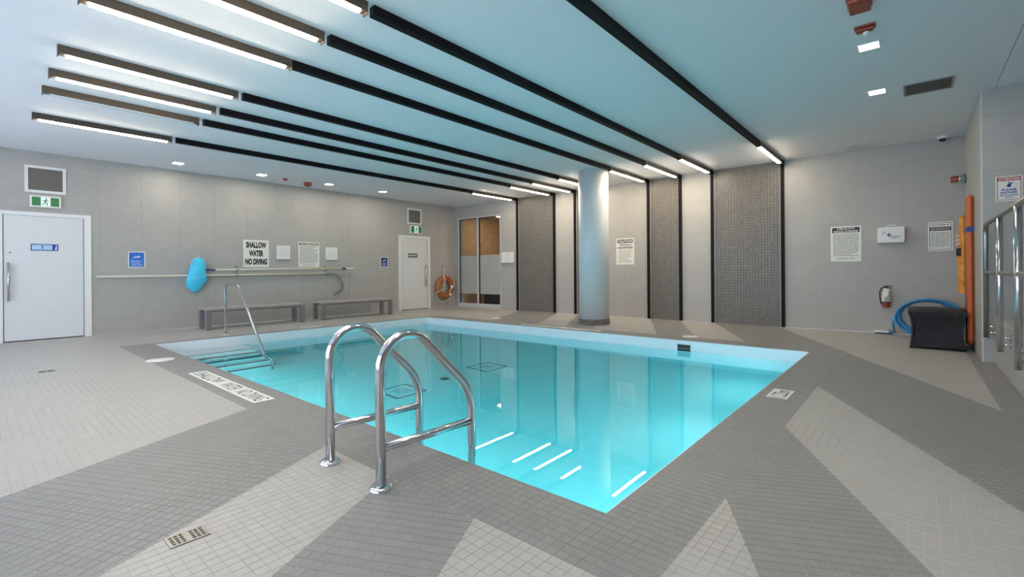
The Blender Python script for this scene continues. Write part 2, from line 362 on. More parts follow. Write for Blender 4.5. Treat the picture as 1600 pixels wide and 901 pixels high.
for (x, y) in ((6.25, -5.0), (6.31, -6.68)):
    mb = MB(); h = 0.225
    for s in (-1, 1):
        mb.box(x-h, x+h, y+s*h-0.014, y+s*h+0.014, D, D+0.006); mb.box(x+s*h-0.014, x+s*h+0.014, y-h, y+h, D, D+0.006)
    dr = part('main_drain', mb, M['drainline'], pool)
    mb = MB(); mb.box(x-0.11, x+0.11, y-0.11, y+0.11, D, D+0.012)
    for k in range(6): mb.box(x-0.10+k*0.038, x-0.088+k*0.038, y-0.1, y+0.1, D+0.012, D+0.016)
    part('drain_grate', mb, M['lamp_off'], dr)
mb = MB(); mb.lathe([(0.0, 0.035), (0.05, 0.03), (0.07, 0.0)], (6.287, -5.912, D), 20); part('floor_inlet', mb, M['fitting'], pool)
mb = MB(); mb.box(8.53, 8.735, PY_1-0.016, PY_1-0.010, -0.20, -0.075); sk = part('skimmer_mouth', mb, M['ink'], pool)
mb = MB(); mb.box(8.52, 8.745, PY_1-0.02, PY_1-0.012, -0.075, -0.065); mb.box(8.545, 8.72, PY_1-0.022, PY_1-0.016, -0.135, -0.125); part('skimmer_flap', mb, M['teal'], sk)
for (x, y, nx, ny) in ((4.3, PY_0, 0, 1), (5.8, PY_0, 0, 1), (7.3, PY_0, 0, 1), (8.5, PY_0, 0, 1), (PX1, -7.4, -1, 0), (PX1, -5.7, -1, 0), (PX1, -4.0, -1, 0)):  # unseen lamps added under water to brighten the pool and tint the ceiling
    fr_ = frame((x+nx*0.001, y+ny*0.001, -0.50), (ny, -nx, 0), (0, 0, 1)); q = thing('added_pool_light', None, None, fr_); q.parent = pool; q.matrix_basis = fr_
    mb = MB(); mb.lathe([(0.13, 0.0), (0.135, 0.012), (0.115, 0.018), (0.105, 0.012)], n=32); ml = mb.mesh('rim'); ml.transform(Matrix.Rotation(0, 4, 'X')); link('rim', ml, M['chrome'], q)
    mb = MB(); mb.lathe([(0.106, 0.010), (0.08, 0.016), (0.0, 0.02)], n=32); link('lens', mb.mesh('lens'), M['added_pool_lens'], q)
    l = area_light('added_underwater_lamp', (x+nx*0.05, y+ny*0.05, -0.50), (0, 0, 0), 0.2, 0.2, POOL_W, (0.92, 0.98, 1.0)); l.data.shape = 'DISK'
    l.rotation_euler = Vector((nx, ny, 0.0)).to_track_quat('-Z', 'Y').to_euler(); l.data.spread = math.pi
wb = MB(); wb.box(PX0-0.06, PX1+0.06, PY_0-0.06, PY_1+0.06, D-0.06, WL); wt = part('water', wb, M['water'], pool)

# ------------------------------------------------------------------ walls
def tile_wall(root, u0, u1, v0, v1, holes, pu=0.63, pv=HC/10, off=0.0, th=0.004, g=0.0022, m=None):
    """rectangular wall tiles in the root's local frame: x right, y up, z out"""
    cache = {}
    k0 = math.floor((u0-off)/pu); k1 = math.ceil((u1-off)/pu)
    for i in range(k0, k1):
        for j in range(10):
            a, b, c, d = max(u0, off+i*pu), min(u1, off+(i+1)*pu), max(v0, j*pv), min(v1, (j+1)*pv)
            if b-a < 0.02 or d-c < 0.02: continue
            rects = [(a, b, c, d)]
            for (ha, hb, hc, hd) in holes:
                new = []
                for (a2, b2, c2, d2) in rects:
                    if hb <= a2 or ha >= b2 or hd <= c2 or hc >= d2: new.append((a2, b2, c2, d2)); continue
                    if ha > a2: new.append((a2, ha, c2, d2))
                    if hb < b2: new.append((hb, b2, c2, d2))
                    aa, bb = max(a2, ha), min(b2, hb)
                    if hc > c2: new.append((aa, bb, c2, hc))
                    if hd < d2: new.append((aa, bb, hd, d2))
                rects = new
            rects = [r for r in rects if r[1]-r[0] > 0.01 and r[3]-r[2] > 0.01]
            if not rects: continue
            key = None
            if len(rects) == 1:
                a2, b2, c2, d2 = rects[0]; key = (round(b2-a2, 3), round(d2-c2, 3))
            if key and key in cache: me = cache[key]
            else:
                mb = MB(); ox, oy = rects[0][0], rects[0][2]
                for (a2, b2, c2, d2) in rects: mb.box(a2-ox+g/2, b2-ox-g/2, c2-oy+g/2, d2-oy-g/2, -th, 0, False)
                me = mb.mesh('tile'); me.materials.append(m or M['wall'])
                if key: cache[key] = me
            o = bpy.data.objects.new('tile', me); COL.objects.link(o); o.parent = root; o.location = (rects[0][0], rects[0][2], 0)
# left wall (local x = world y, y = world z, z = world x)
mw = frame((0, 0, 0), (0,1,0), (0,0,1))
d1 = (-10.12, -8.935, -1, 2.20); d2 = (-2.20, -1.03, -1, 2.22)
mb = MB(); mb.box(YR, 0.2, 0, HC, -0.2, -0.0035)
wl = tag(link('wall_left', mb.mesh('wall_left'), M['wall_joint'], mw=mw), kind='structure')
tile_wall(wl, YR+1.2, 0, 0, HC, [d1, d2])
# back wall
bm_ = MB(); gx0, gx1, gz = 0.18, 2.05, 2.85
for r in ((-0.2, gx0, 0, HC), (gx1, XR, 0, HC), (gx0, gx1, gz, HC)): bm_.box(*r, -0.2, -0.0035)
wbk = tag(link('wall_back', bm_.mesh('wall_back'), M['wall_joint'], mw=frame((0,0,0), (1,0,0), (0,0,1))), kind='structure')
hw = 0.03
tile_wall(wbk, 0, BX[0]-hw, 0, HC, [(gx0, gx1, -1, gz)], off=gx1)
for (i, j) in ((1, 2), (3, 4), (5, 6)): tile_wall(wbk, BX[i]+hw, BX[j]-hw, 0, HC, [], off=BX[i]+hw)
tile_wall(wbk, BX[7]+hw, RX, 0, HC, [], off=11.30)
for (i, j) in ((0, 1), (2, 3), (4, 5), (6, 7)):
    a, b = BX[i]+hw+0.012, BX[j]-hw-0.012
    mb = MB(); n = round((b-a)/0.056); pu = (b-a)/n; nv = round(HC/0.056); pv = HC/nv
    for p in range(n):
        for q in range(nv): mb.box(a+p*pu+0.003, a+(p+1)*pu-0.003, q*pv+0.003, (q+1)*pv-0.003, -0.001, 0.0035, False)
    pb = MB(); pb.box(a, b, 0, HC, -0.0035, 0.0); pan = part('mosaic_panel', pb, M['mosaic_joint'], wbk); pan['label'] = 'dark taupe mosaic panel between black strips'
    tag(part('mosaic_tiles', mb, M['mosaic'], pan), kind='stuff')
    mb = MB(); mb.box(a-0.012, a, 0, HC, -0.003, 0.008); mb.box(b, b+0.012, 0, HC, -0.003, 0.008); part('edge_trim', mb, M['alu'], pan)
for i, x in enumerate(BX):
    mb = MB(); mb.box(x-hw, x+hw, 0, HC-0.002, -0.003, 0.045)
    t = tag(link('trim_%d' % (i+1), mb.mesh('trim'), M['black'], mw=frame((0,0,0), (1,0,0), (0,0,1))), kind='structure')
# recess side wall and outer wall
mb = MB(); mb.box(0, -OY-0.008, 0, HC, -0.2, -0.0035); wr = tag(link('wall_right', mb.mesh('wall_right'), M['wall_joint'], mw=onright(0, 0)), kind='structure')
tile_wall(wr, 0.0, -OY-0.012, 0, HC, [])
mb = MB(); mb.box(RX+0.204, XR, 0, HC, -0.2, -0.0035); mb.box(RX+0.012, RX+0.204, 0, HC, -0.01, -0.0035)
wf = tag(link('wall_front', mb.mesh('wall_front'), M['wall_joint'], mw=onback(0, 0, OY)), kind='structure')
tile_wall(wf, RX+0.012, XR, 0, HC, [], off=RX+0.012)
mb = MB(); mb.box(RX-0.001, RX+0.012, OY-0.001, OY+0.012, 0, HC-0.001); tag(part('trim_9', mb, M['alu']), kind='structure')
# ceiling with a joint beside the platform
mb = MB(); mb.box(-0.2, 12.168, YR, 0.2, HC, HC+0.2); mb.box(12.176, XR, YR, 0.2, HC, HC+0.2); mb.box(12.168, 12.176, YR, 0.2, HC+0.02, HC+0.2)
tag(part('ceiling', mb, M['ceiling']), kind='structure')
# rear wall with a row of windows, far right wall
mb = MB(); mb.box(-0.2, 0.7, YR-0.2, YR, 0, HC); mb.box(11.7, XR, YR-0.2, YR, 0, HC); mb.box(0.7, 11.7, YR-0.2, YR, 0, 0.3); mb.box(0.7, 11.7, YR-0.2, YR, 2.9, HC)
tag(part('wall_rear', mb, M['wall']), kind='structure')
for k in range(6):
    x = 0.7+k*11.0/6; mb = MB(); e = 0.04; x1 = x+11.0/6
    mb.box(x, x+e, YR-0.12, YR-0.04, 0.3, 2.9); mb.box(x1-e, x1, YR-0.12, YR-0.04, 0.3, 2.9); mb.box(x+e, x1-e, YR-0.12, YR-0.04, 0.3, 0.34); mb.box(x+e, x1-e, YR-0.12, YR-0.04, 2.86, 2.9)
    tag(part('window_%d' % (k+1), mb, M['black']), kind='structure')
mb = MB(); mb.box(XR, XR+0.2, YR, 0.2, 0, HC); tag(part('wall_end', mb, M['wall']), kind='structure')

# ------------------------------------------------------------------ raised platform, kerb, railing
mb = MB(); mb.box(12.30, XR-0.005, YR+0.01, OY-0.001, 0, 0.50); pf = tag(part('raised_platform', mb, M['floor_light']), 'raised grey platform behind the steel railing', 'platform')
mb = MB(); mb.bbox(CBX, 12.30, YR+0.01, OY-0.001, 0, 0.525, 0.004, 1); part('kerb', mb, M['wall'], pf)
rl = thing('railing', 'brushed steel railing with round posts along the raised platform', 'railing', T(12.07, -2.63, 0))
ys = [0, -1.17, -2.25, -3.4, -4.55, -5.7]; mb = MB()
path = [(0, 0, 0.30), (0, 0, 1.50)]+[(0, -0.11+0.11*math.cos(a), 1.52+0.11*math.sin(a)) for a in (math.radians(t) for t in range(0, 91, 15))]+[(0, -6.1, 1.63)]
mb.tube(path, 0.024, 16); part('handrail', mb, M['steel_dull'], rl)
mb = MB(); mb.tube([(0, 0.03, 1.07), (0, -6.1, 1.075)], 0.021, 14); part('middle_rail', mb, M['steel_dull'], rl)
for i, y in enumerate(ys):
    pm = MB(); pm.cyl((0, y, 0.30 if i else 0.295), 0.0255, 1.32 if i else 0.01, n=18); p = part('post', pm, M['steel'], rl)
    bk = MB(); bk.cyl((0.02, y, 0.37), 0.012, 0.055, 'x', 12); bk.cyl((0.069, y, 0.37), 0.03, 0.008, 'x', 18); bk.cyl((0.02, y, 0.44), 0.012, 0.055, 'x', 12); bk.cyl((0.069, y, 0.44), 0.03, 0.008, 'x', 18)
    part('bracket', bk, M['chrome'], p)

# ------------------------------------------------------------------ pillar
pc = (6.27, -1.72); pr = 0.315
pl_ = thing('pillar', 'round pale column beside the far edge of the pool', 'pillar', T(pc[0], pc[1], 0))
mb = MB(); mb.cyl((0, 0, 0.115), pr, HC-0.115, n=64); part('shaft', mb, M['pillar'], pl_)
bs = MB(); bs.cyl((0, 0, 0), pr+0.008, 0.115, n=64)
b_ = part('base', bs, M['mosaic_joint'], pl_); nt_ = 40; tmesh = None
for j in range(2):
    for i in range(nt_):
        if tmesh is None:
            t = MB(); hh = math.pi*(pr+0.01)/nt_-0.003; t.box(-hh, hh, -0.002, 0.004, 0.002, 0.054); tmesh = t.mesh('tile'); tmesh.materials.append(M['mosaic'])
        a = 2*math.pi*i/nt_; o = bpy.data.objects.new('tile', tmesh); COL.objects.link(o); o.parent = b_
        o.location = ((pr+0.008)*math.sin(a), -(pr+0.008)*math.cos(a), j*0.057); o.rotation_euler = (0, 0, a+math.pi)

# ------------------------------------------------------------------ ceiling beams and linear lamps
ords = ['first', 'second', 'third', 'fourth', 'fifth', 'sixth', 'seventh', 'eighth']
def lamp(x, y0, y1, label, lit=True):
    r = thing('linear_lamp', label, 'lamp', T(x, y0, HC), group='linear lamps on the ceiling'); L = y1-y0; h = 0.035
    mb = MB(); mb.box(-h, h, 0.008, L-0.008, -0.080, 0); part('housing', mb, M['bronze'], r)
    for ye in (0, L-0.008):
        mb = MB(); mb.box(-h, h, ye, ye+0.008, -0.099, 0); part('end_cap', mb, M['bronze'], r)
    mb = MB(); n = 8; pts = [(-0.030, -0.080)]+[(-0.030*math.cos(math.pi*k/n), -0.086-0.012*math.sin(math.pi*k/n)) for k in range(n+1)]+[(0.030, -0.080)]
    if not lit: pts = [(-0.030, -0.080), (-0.030, -0.090), (0.030, -0.090), (0.030, -0.080)]
    m_ = len(pts); e = 0.06; mb.add([(p[0], e, p[1]) for p in pts]+[(p[0], L-e, p[1]) for p in pts], [[i, (i+1) % m_, m_+(i+1) % m_, m_+i] for i in range(m_)]+[list(range(m_))[::-1], list(range(m_, 2*m_))])
    part('diffuser', mb, M['glow'] if lit else M['lamp_off'], r)
places = ['over the first door', 'second from the left wall', 'third from the left wall', 'fourth from the left wall', 'fifth from the left wall', 'sixth from the left wall', 'seventh from the left wall', 'eighth from the left wall']
for i, x in enumerate(BX):
    mb = MB(); mb.box(x-0.035, x+0.035, -8.28, -1.86, HC-0.078, HC); mb.box(x-0.035, x+0.035, -0.24, -0.0, HC-0.078, HC); mb.box(x-0.034, x+0.034, -1.86, -0.24, HC-0.002, HC)
    tag(part('ceiling_beam', mb, M['black']), 'long black ceiling beam, %s counted from the left wall' % ords[i], 'beam', 'black beams across the ceiling')
    lit = i != 1
    lamp(x, -9.85, -8.335 if i != 4 else -8.282, ('lit' if lit else 'unlit dark')+' linear lamp at the near end of the %s beam from the left wall' % ords[i], lit)
    lamp(x, -1.855, -0.245, 'lit linear ceiling lamp by the back wall, on the %s beam from the left wall' % ords[i])

# ------------------------------------------------------------------ downlights, ceiling devices
dl = [((0.74, -7.77), 'square downlight over the blue sign on the left wall'), ((0.78, -6.27), 'square downlight above the large shallow water sign'), ((0.80, -4.75), 'square downlight right of the red ceiling alarm, above the second bench'),
      ((0.86, -3.29), 'square downlight nearest the far door on the left wall'), ((11.12, -4.77), 'square downlight on the right side of the ceiling, nearest the camera'), ((11.11, -3.26), 'square downlight beside the dark ceiling grille'),
      ((11.12, -6.9), 'added square downlight above the right pool border, out of frame'), ((11.12, -8.4), 'added square downlight near the camera, out of frame'), ((11.12, -9.9), 'added unseen square downlight right over the camera')]  # this row is added out of view to brighten the right deck
for (x, y), lab in dl:
    r = thing('downlight', lab, 'lamp', T(x, y, HC), group='square recessed downlights'); s = 0.075
    mb = MB(); e = 0.014
    mb.box(-s-e, -s, -s-e, s+e, -0.004, 0); mb.box(s, s+e, -s-e, s+e, -0.004, 0); mb.box(-s, s, -s-e, -s, -0.004, 0); mb.box(-s, s, s, s+e, -0.004, 0); part('bezel', mb, M['white'], r)
    mb = MB(); mb.box(-s, s, -s, s, -0.003, 0); part('lens', mb, M['spot'], r)
def horn(x, y, w_, d_, h_, label, dome):
    r = thing('fire_alarm', label, 'alarm', T(x, y, HC))
    mb = MB(); mb.bbox(-w_/2, w_/2, -d_/2, d_/2, -h_*0.4, 0, 0.006, 2); part('back_box', mb, M['red'], r)
    mb = MB(); mb.bbox(-w_/2+0.01, w_/2-0.01, -d_/2+0.01, d_/2-0.01, -h_, -h_*0.4, 0.012, 3)
    for k in range(3): mb.box(-w_/2+0.02, w_/2-0.02, -d_/2+0.03+k*0.018, -d_/2+0.038+k*0.018, -h_-0.002, -h_+0.002)
    part('cover', mb, M['red'], r)
    if dome: mb = MB(); mb.lathe([(0.0, -h_-0.03), (0.015, -h_-0.026), (0.024, -h_-0.012), (0.026, -h_+0.004)], (0.01, d_/2-0.015, 0), 20); part('strobe', mb, M['lid'], r)
horn(11.12, -5.26, 0.15, 0.085, 0.045, 'flat red ceiling alarm with clear strobe beside the downlights', True)
horn(11.12, -5.82, 0.16, 0.26, 0.075, 'large red ceiling alarm cut by the top of the picture', False)
r = thing('smoke_detector', 'small red round detector on the ceiling above the benches', 'detector', T(0.73, -5.75, HC)); mb = MB(); mb.lathe([(0.0, -0.04), (0.03, -0.04), (0.05, -0.02), (0.055, 0)], n=24); part('body', mb, M['red'], r)
mb = MB(); mb.cyl((0, 0, -0.052), 0.012, 0.014, n=12); part('sensor_tip', mb, M['chrome'], r)
r = thing('ceiling_alarm', 'larger round red alarm on the ceiling above the benches', 'alarm', T(0.66, -5.2, HC)); mb = MB(); mb.lathe([(0.0, -0.085), (0.07, -0.085), (0.085, -0.07), (0.09, 0)], n=28); part('body', mb, M['red'], r)
mb = MB(); mb.lathe([(0.0, -0.1), (0.04, -0.098), (0.05, -0.085)], n=24); part('sounder', mb, M['red'], r)
r = thing('security_camera', 'white dome security camera at the back right ceiling corner', 'camera', T(11.79, -0.15, HC)); mb = MB(); mb.lathe([(0, -0.04), (0.06, -0.04), (0.068, -0.03), (0.068, 0)], n=28); part('base', mb, M['white'], r)
mb = MB(); mb.lathe([(0.0, -0.085), (0.025, -0.08), (0.042, -0.06), (0.047, -0.04)], n=24); part('dome', mb, M['ink'], r)
r = thing('ceiling_grille', 'dark slotted air grille set in the right side of the ceiling', 'vent', T(11.57, -3.08, HC)); a, b = 0.20, 0.20
mb = MB(); mb.box(-a-0.02, a+0.02, -b-0.02, -b, -0.008, 0); mb.box(-a-0.02, a+0.02, b, b+0.02, -0.008, 0); mb.box(-a-0.02, -a, -b, b, -0.008, 0); mb.box(a, a+0.02, -b, b, -0.008, 0); part('frame', mb, M['steel_dull'], r)
mb = MB(); mb.box(-a, a, -b, b, -0.001, 0); part('backing', mb, M['ink'], r)
me = None
for k in range(17):
    if me is None: mb = MB(); mb.box(-0.0055, 0.0055, -b, b, -0.007, -0.001); me = mb.mesh('slat'); me.materials.append(M['ink_grey'])
    o = bpy.data.objects.new('slat', me); COL.objects.link(o); o.parent = r; o.location = (-a+0.0125+k*0.0234, 0, 0)
r = thing('ceiling_vent', 'faint white ceiling vent close to the back wall', 'vent', T(10.72, -0.33, HC)); mb = MB(); mb.box(-0.17, 0.17, -0.19, 0.19, -0.006, 0); part('frame', mb, M['ceiling'], r)
me = None
for k in range(11):
    if me is None: mb = MB(); mb.box(-0.004, 0.004, -0.17, 0.17, -0.011, -0.006); me = mb.mesh('slat'); me.materials.append(M['lamp_off'])
    o = bpy.data.objects.new('slat', me); COL.objects.link(o); o.parent = r; o.location = (-0.15+k*0.03, 0, 0)

# ------------------------------------------------------------------ doors on the left wall
def door(n, y0, y1, zt, ly0, ly1, lzt, hy, sign, lab):
    r = tag(thing('door_%d' % n, lab, 'door', onleft(y0, 0)), kind='structure'); W_ = y1-y0
    mb = MB(); a = ly0-y0; b = ly1-y0
    mb.box(0, a, 0, zt, -0.03, 0.022); mb.box(b, W_, 0, zt, -0.03, 0.022); mb.box(a, b, lzt, zt, -0.03, 0.022)
    part('frame', mb, M['white'], r)
    mb = MB(); mb.box(a+0.014, b-0.014, 0.018, lzt-0.004, -0.0034, 0.006); leaf = part('leaf', mb, M['door'], r)
    mb = MB(); mb.box(a, b, 0.0, 0.017, -0.0034, 0.001); part('threshold', mb, M['ink'], r)
    h = MB(); x = hy-y0; h.cyl((x, 0.69, 0.05), 0.016, 0.64, 'y', 16)
    for zz in (0.78, 1.24): h.cyl((x, zz, 0.006), 0.009, 0.045, 'z', 10)
    part('pull_handle', h, M['steel'], leaf)
    k = MB(); k.cyl((x+(0.02 if n == 1 else -0.02), 1.50, 0.006), 0.016, 0.006, 'z', 16); part('lock', k, M['steel_dull'], leaf)
    return r, leaf
r, leaf = door(1, -10.12, -8.935, 2.20, -10.035, -9.03, 2.135, -9.97, None, 'white door with plaque at the far left of the room')
mb = MB(); x0, x1, z0, z1 = 10.12-9.708, 10.12-9.368, 1.541, 1.655
mb.box(x0, x1, z0, z1, 0.006, 0.011); pq = part('plaque', mb, M['navy_sign'], leaf); pq['label'] = 'blue grey rectangular plaque'
mb = MB(); mb.box(x0+0.012, x1-0.075, z0+0.014, z1-0.014, 0.011, 0.012); mb.prism([(x1-0.05, z0+0.01), (x1-0.015, z0+0.01), (x1-0.015, z1-0.012), (x1-0.03, z1-0.012)], 0.011, 0.012); part('plaque_face', mb, M['pale_blue'], pq)
mb = MB(); mb.cyl((x0+0.14, z0+0.075, 0.012), 0.011, 0.001, 'z', 16); mb.box(x0+0.135, x0+0.145, z0+0.03, z0+0.07, 0.012, 0.013); part('person_symbol', mb, M['ink'], pq)
r, leaf = door(2, -2.20, -1.03, 2.22, -2.11, -1.125, 2.14, -1.23, None, 'white door with small sign near the life ring')
mb = MB(); mb.box(0.335, 0.685, 1.565, 1.685, 0.006, 0.011); pq = part('plaque', mb, M['ink_grey'], leaf)
mb = MB(); text_lines(mb, 0.35, 0.675, 1.60, 1.65, 1, 0.011, 0.5); part('plaque_print', mb, M['sign'], pq)

def vent(y0, y1, z0, z1, lab):
    r = thing('wall_vent', lab, 'vent', onleft(y0, z0), group='wall vents above the doors'); w_, h_ = y1-y0, z1-z0; e = 0.042
    mb = MB(); mb.box(0, w_, 0, e, 0, 0.018); mb.box(0, w_, h_-e, h_, 0, 0.018); mb.box(0, e, e, h_-e, 0, 0.018); mb.box(w_-e, w_, e, h_-e, 0, 0.018); part('frame', mb, M['white'], r)
    mb = MB(); mb.box(e, w_-e, e, h_-e, 0, 0.003); part('backing', mb, M['mosaic'], r)
    mb = MB(); n = 18
    for k in range(n):
        y = e+(h_-2*e)*(k+0.5)/n; mb.box(e, w_-e, y-0.005, y+0.005, 0.003, 0.012)
    part('louvres', mb, M['ink_grey'], r)
vent(-9.776, -9.264, 2.54, 3.0, 'white framed wall vent above the nearest exit sign on the left')
vent(-1.88, -1.36, 2.572, 3.035, 'white framed wall vent above the far door')
def exit_sign(y0, y1, z0, z1, lab):
    r = thing('exit_sign', lab, 'sign', onleft(y0, z0), group='green running man exit signs'); w_, h_ = y1-y0, z1-z0
    mb = MB(); mb.bbox(0, w_, 0, h_, 0, 0.05, 0.006, 2); part('housing', mb, M['sign'], r)
    e = 0.028; mb = MB(); mb.box(e, w_-e, e, h_-e, 0.05, 0.0515); part('green_panel', mb, M['green'], r)
    c = w_*0.5; hh = (h_-2*e)/2; cy = h_/2; mb = MB(); mb.box(c-hh*0.8, c+hh*0.8, cy-hh, cy+hh, 0.0515, 0.0525); pp = part('doorway_symbol', mb, M['exit_white'], r)
    s = hh; z = 0.0525; mb = MB(); mb.cyl((c+0.12*s, cy+0.68*s, z), 0.14*s, 0.001, 'z', 14)
    def limb(pts, t):
        for (p, q) in zip(pts, pts[1:]):
            d = Vector((q[0]-p[0], q[1]-p[1])); n = Vector((-d.y, d.x)).normalized()*t
            mb.prism([(c+s*p[0]+n.x*s, cy+s*p[1]+n.y*s), (c+s*q[0]+n.x*s, cy+s*q[1]+n.y*s), (c+s*q[0]-n.x*s, cy+s*q[1]-n.y*s), (c+s*p[0]-n.x*s, cy+s*p[1]-n.y*s)], z, z+0.001)
    limb([(0.05, 0.5), (-0.08, -0.05)], 0.13); limb([(0.05, 0.42), (0.32, 0.15), (0.5, 0.28)], 0.06); limb([(0.0, 0.42), (-0.32, 0.3), (-0.45, 0.0)], 0.06)
    limb([(-0.05, -0.05), (0.25, -0.35), (0.2, -0.85)], 0.08); limb([(-0.08, -0.05), (-0.2, -0.5), (-0.6, -0.6)], 0.08)
    part('running_figure', mb, M['green'], pp)
exit_sign(-9.72, -9.33, 2.285, 2.49, 'green running man exit sign over the door at the far left')
exit_sign(-1.80, -1.36, 2.285, 2.53, 'green running man exit sign over the far door by the life ring')

# ------------------------------------------------------------------ signs
def board(name, mw, w_, h_, m, label, cat='sign', th=0.004, group=None):
    r = thing(name, label, cat, mw, group); mb = MB(); mb.box(0, w_, 0, h_, 0.0005, th); part('board', mb, m, r); return r
r = board('warning_sign', onleft(-6.372, 1.266), 0.55, 0.617, M['sign'], 'large white sign reading SHALLOW WATER NO DIVING in black')
z = 0.0042
text_part('lettering', 'SHALLOW', M['ink'], r, 0.055, 0.495, 0.435, 0.575, z, bold=0.055); text_part('lettering', 'WATER', M['ink'], r, 0.12, 0.43, 0.245, 0.385, z, bold=0.055); text_part('lettering', 'NO DIVING', M['ink'], r, 0.04, 0.51, 0.055, 0.195, z, bold=0.055)
def reg_sign(mw, w_, h_, label, lines, head, n, frame_line=False):
    r = board('regulation_sign', mw, w_, h_, M['sign'], label)
    mb = MB(); y0 = h_*(1-head)-0.02; mb.box(0.025, w_-0.025, y0, h_-0.025, 0.004, 0.0048); hd = part('heading_bar', mb, M['ink'], r)
    hh = (h_-0.025-y0)/len(lines)
    for k, t in enumerate(lines): text_part('lettering', t, M['sign'], hd, 0.05 if len(t) > 7 else w_*0.22, w_-0.05 if len(t) > 7 else w_*0.78, h_-0.025-hh*(k+1)+hh*0.14, h_-0.025-hh*k-hh*0.14, 0.0052)
    mb = MB(); text_lines(mb, 0.04, w_-0.035, 0.09, y0-0.02, n, 0.004, 0.4); text_lines(mb, 0.10, w_-0.09, 0.03, 0.075, 2, 0.004, 0.35); part('small_print', mb, M['ink_grey'], r)
    return r
reg_sign(onleft(-5.133, 1.27), 0.533, 0.623, 'cream sign with a black heading bar between two white boxes on the left wall', ['HEALTH REGULATIONS'], 0.10, 13)
reg_sign(onback(10.267, 1.262), 0.456, 0.638, 'white HEALTH REGULATIONS sign on the back wall left of the first aid case', ['HEALTH', 'REGULATIONS'], 0.15, 15)
r = board('caution_sign', onback(5.88, 1.27), 0.477, 0.64, M['sign'], 'white CAUTION sign on the pale panel right of the pillar')
mb = MB(); mb.box(0.03, 0.447, 0.525, 0.61, 0.004, 0.0048); hd = part('heading_bar', mb, M['ink'], r); text_part('lettering', 'CAUTION', M['sign'], hd, 0.05, 0.43, 0.54, 0.597, 0.0052)
text_part('lettering', 'THIS POOL IS', M['ink'], r, 0.08, 0.40, 0.455, 0.505, z); text_part('lettering', 'UNSUPERVISED', M['ink'], r, 0.03, 0.447, 0.385, 0.435, z)
mb = MB(); text_lines(mb, 0.07, 0.41, 0.05, 0.36, 10, 0.004, 0.3); part('small_print', mb, M['ink_grey'], r)
r = board('notice_sign', onback(11.61, 1.41), 0.302, 0.477, M['sign'], 'white framed notice with black band on the back wall beside the orange board')
mb = MB(); e = 0.018
for q in ((e, 0.302-e, e, e+0.006), (e, 0.302-e, 0.477-e-0.006, 0.477-e), (e, e+0.006, e, 0.477-e), (0.302-e-0.006, 0.302-e, e, 0.477-e)): mb.box(*q, 0.004, 0.0048)
mb.box(e, 0.302-e, 0.33, 0.39, 0.004, 0.005); part('border_print', mb, M['ink'], r)
mb = MB(); text_lines(mb, 0.035, 0.27, 0.343, 0.38, 2, 0.005, 0.4); part('heading_print', mb, M['sign'], r)
mb = MB(); text_lines(mb, 0.035, 0.27, 0.06, 0.31, 13, 0.004, 0.35); text_lines(mb, 0.04, 0.26, 0.415, 0.435, 1, 0.004, 0.6); part('small_print', mb, M['ink_grey'], r)
def blue(mw, w_, h_, m, label):
    r = thing('blue_sign', label, 'sign', mw); mb = MB(); mb.box(0, w_, 0, h_, 0.0005, 0.004); part('board', mb, M['sign'], r)
    mb = MB(); e = 0.016; mb.box(e, w_-e, e, h_-e, 0.004, 0.0048); f = part('blue_field', mb, m, r)
    mb = MB(); c = w_/2; mb.cyl((c+0.03, h_*0.72, 0.0048), 0.014, 0.0006, 'z', 14); mb.prism([(c-0.05, h_*0.60), (c+0.06, h_*0.66), (c+0.06, h_*0.70), (c-0.02, h_*0.69), (c-0.05, h_*0.65)], 0.0048, 0.0054); part('symbol', mb, M['sign'], f)
    mb = MB(); text_lines(mb, 0.045, w_-0.04, 0.03, h_*0.5, 5, 0.0048, 0.45); part('small_print', mb, M['pale_blue'], f)
blue(onleft(-8.405, 1.248), 0.266, 0.312, M['blue_sign'], 'bright blue square sign on the left wall near the first door')
blue(onleft(-2.81, 1.275), 0.245, 0.285, M['navy_sign'], 'dark blue sign on the left wall beside the far door')
for (y, w_, lab) in ((-5.645, 0.305, 'white wall box just right of the SHALLOW WATER sign'), (-4.437, 0.307, 'white wall box right of the cream regulation sign')):
    r = thing('wall_box', lab, 'box', onleft(y, 1.453)); h_ = 0.32
    mb = MB(); mb.bbox(0, w_, 0, h_, 0, 0.035, 0.006, 2); part('body', mb, M['white'], r)
    mb = MB(); mb.box(0.03, w_-0.03, 0.05, h_-0.02, 0.035, 0.039); part('cover', mb, M['door'], r)
for (x, lab) in ((2.087, 'white document holder next to the glass door'), (2.335, 'white document holder next to the black wall strip')):
    r = thing('document_holder', lab, 'holder', onback(x, 1.385)); w_, h_ = 0.225, 0.315
    mb = MB(); mb.box(0, w_, 0, h_, 0, 0.012); part('back_plate', mb, M['white'], r)
    mb = MB(); mb.box(0, w_, 0, 0.02, 0.012, 0.05); mb.box(0, w_, 0.0, 0.045, 0.05, 0.054); part('tray', mb, M['white'], r)
    mb = MB(); mb.box(0.02, w_-0.02, 0.05, h_-0.02, 0.012, 0.015); part('paper', mb, M['sign'], r)
r = board('shower_sign', onback(12.166, 1.90, OY), 0.219, 0.29, M['sign'], 'white sign reading ATTENTION PLEASE SHOWER with red border above the railing')
mb = MB(); e, t = 0.012, 0.006
for q in ((e, 0.219-e, e, e+t), (e, e+t, e, 0.29-e), (0.219-e-t, 0.219-e, e, 0.29-e), (e, 0.219-e, 0.235, 0.29-e)): mb.box(*q, 0.004, 0.0048)
bd = part('red_border', mb, M['red_print'], r); text_part('lettering', 'ATTENTION', M['sign'], bd, 0.024, 0.195, 0.243, 0.27, 0.0052)
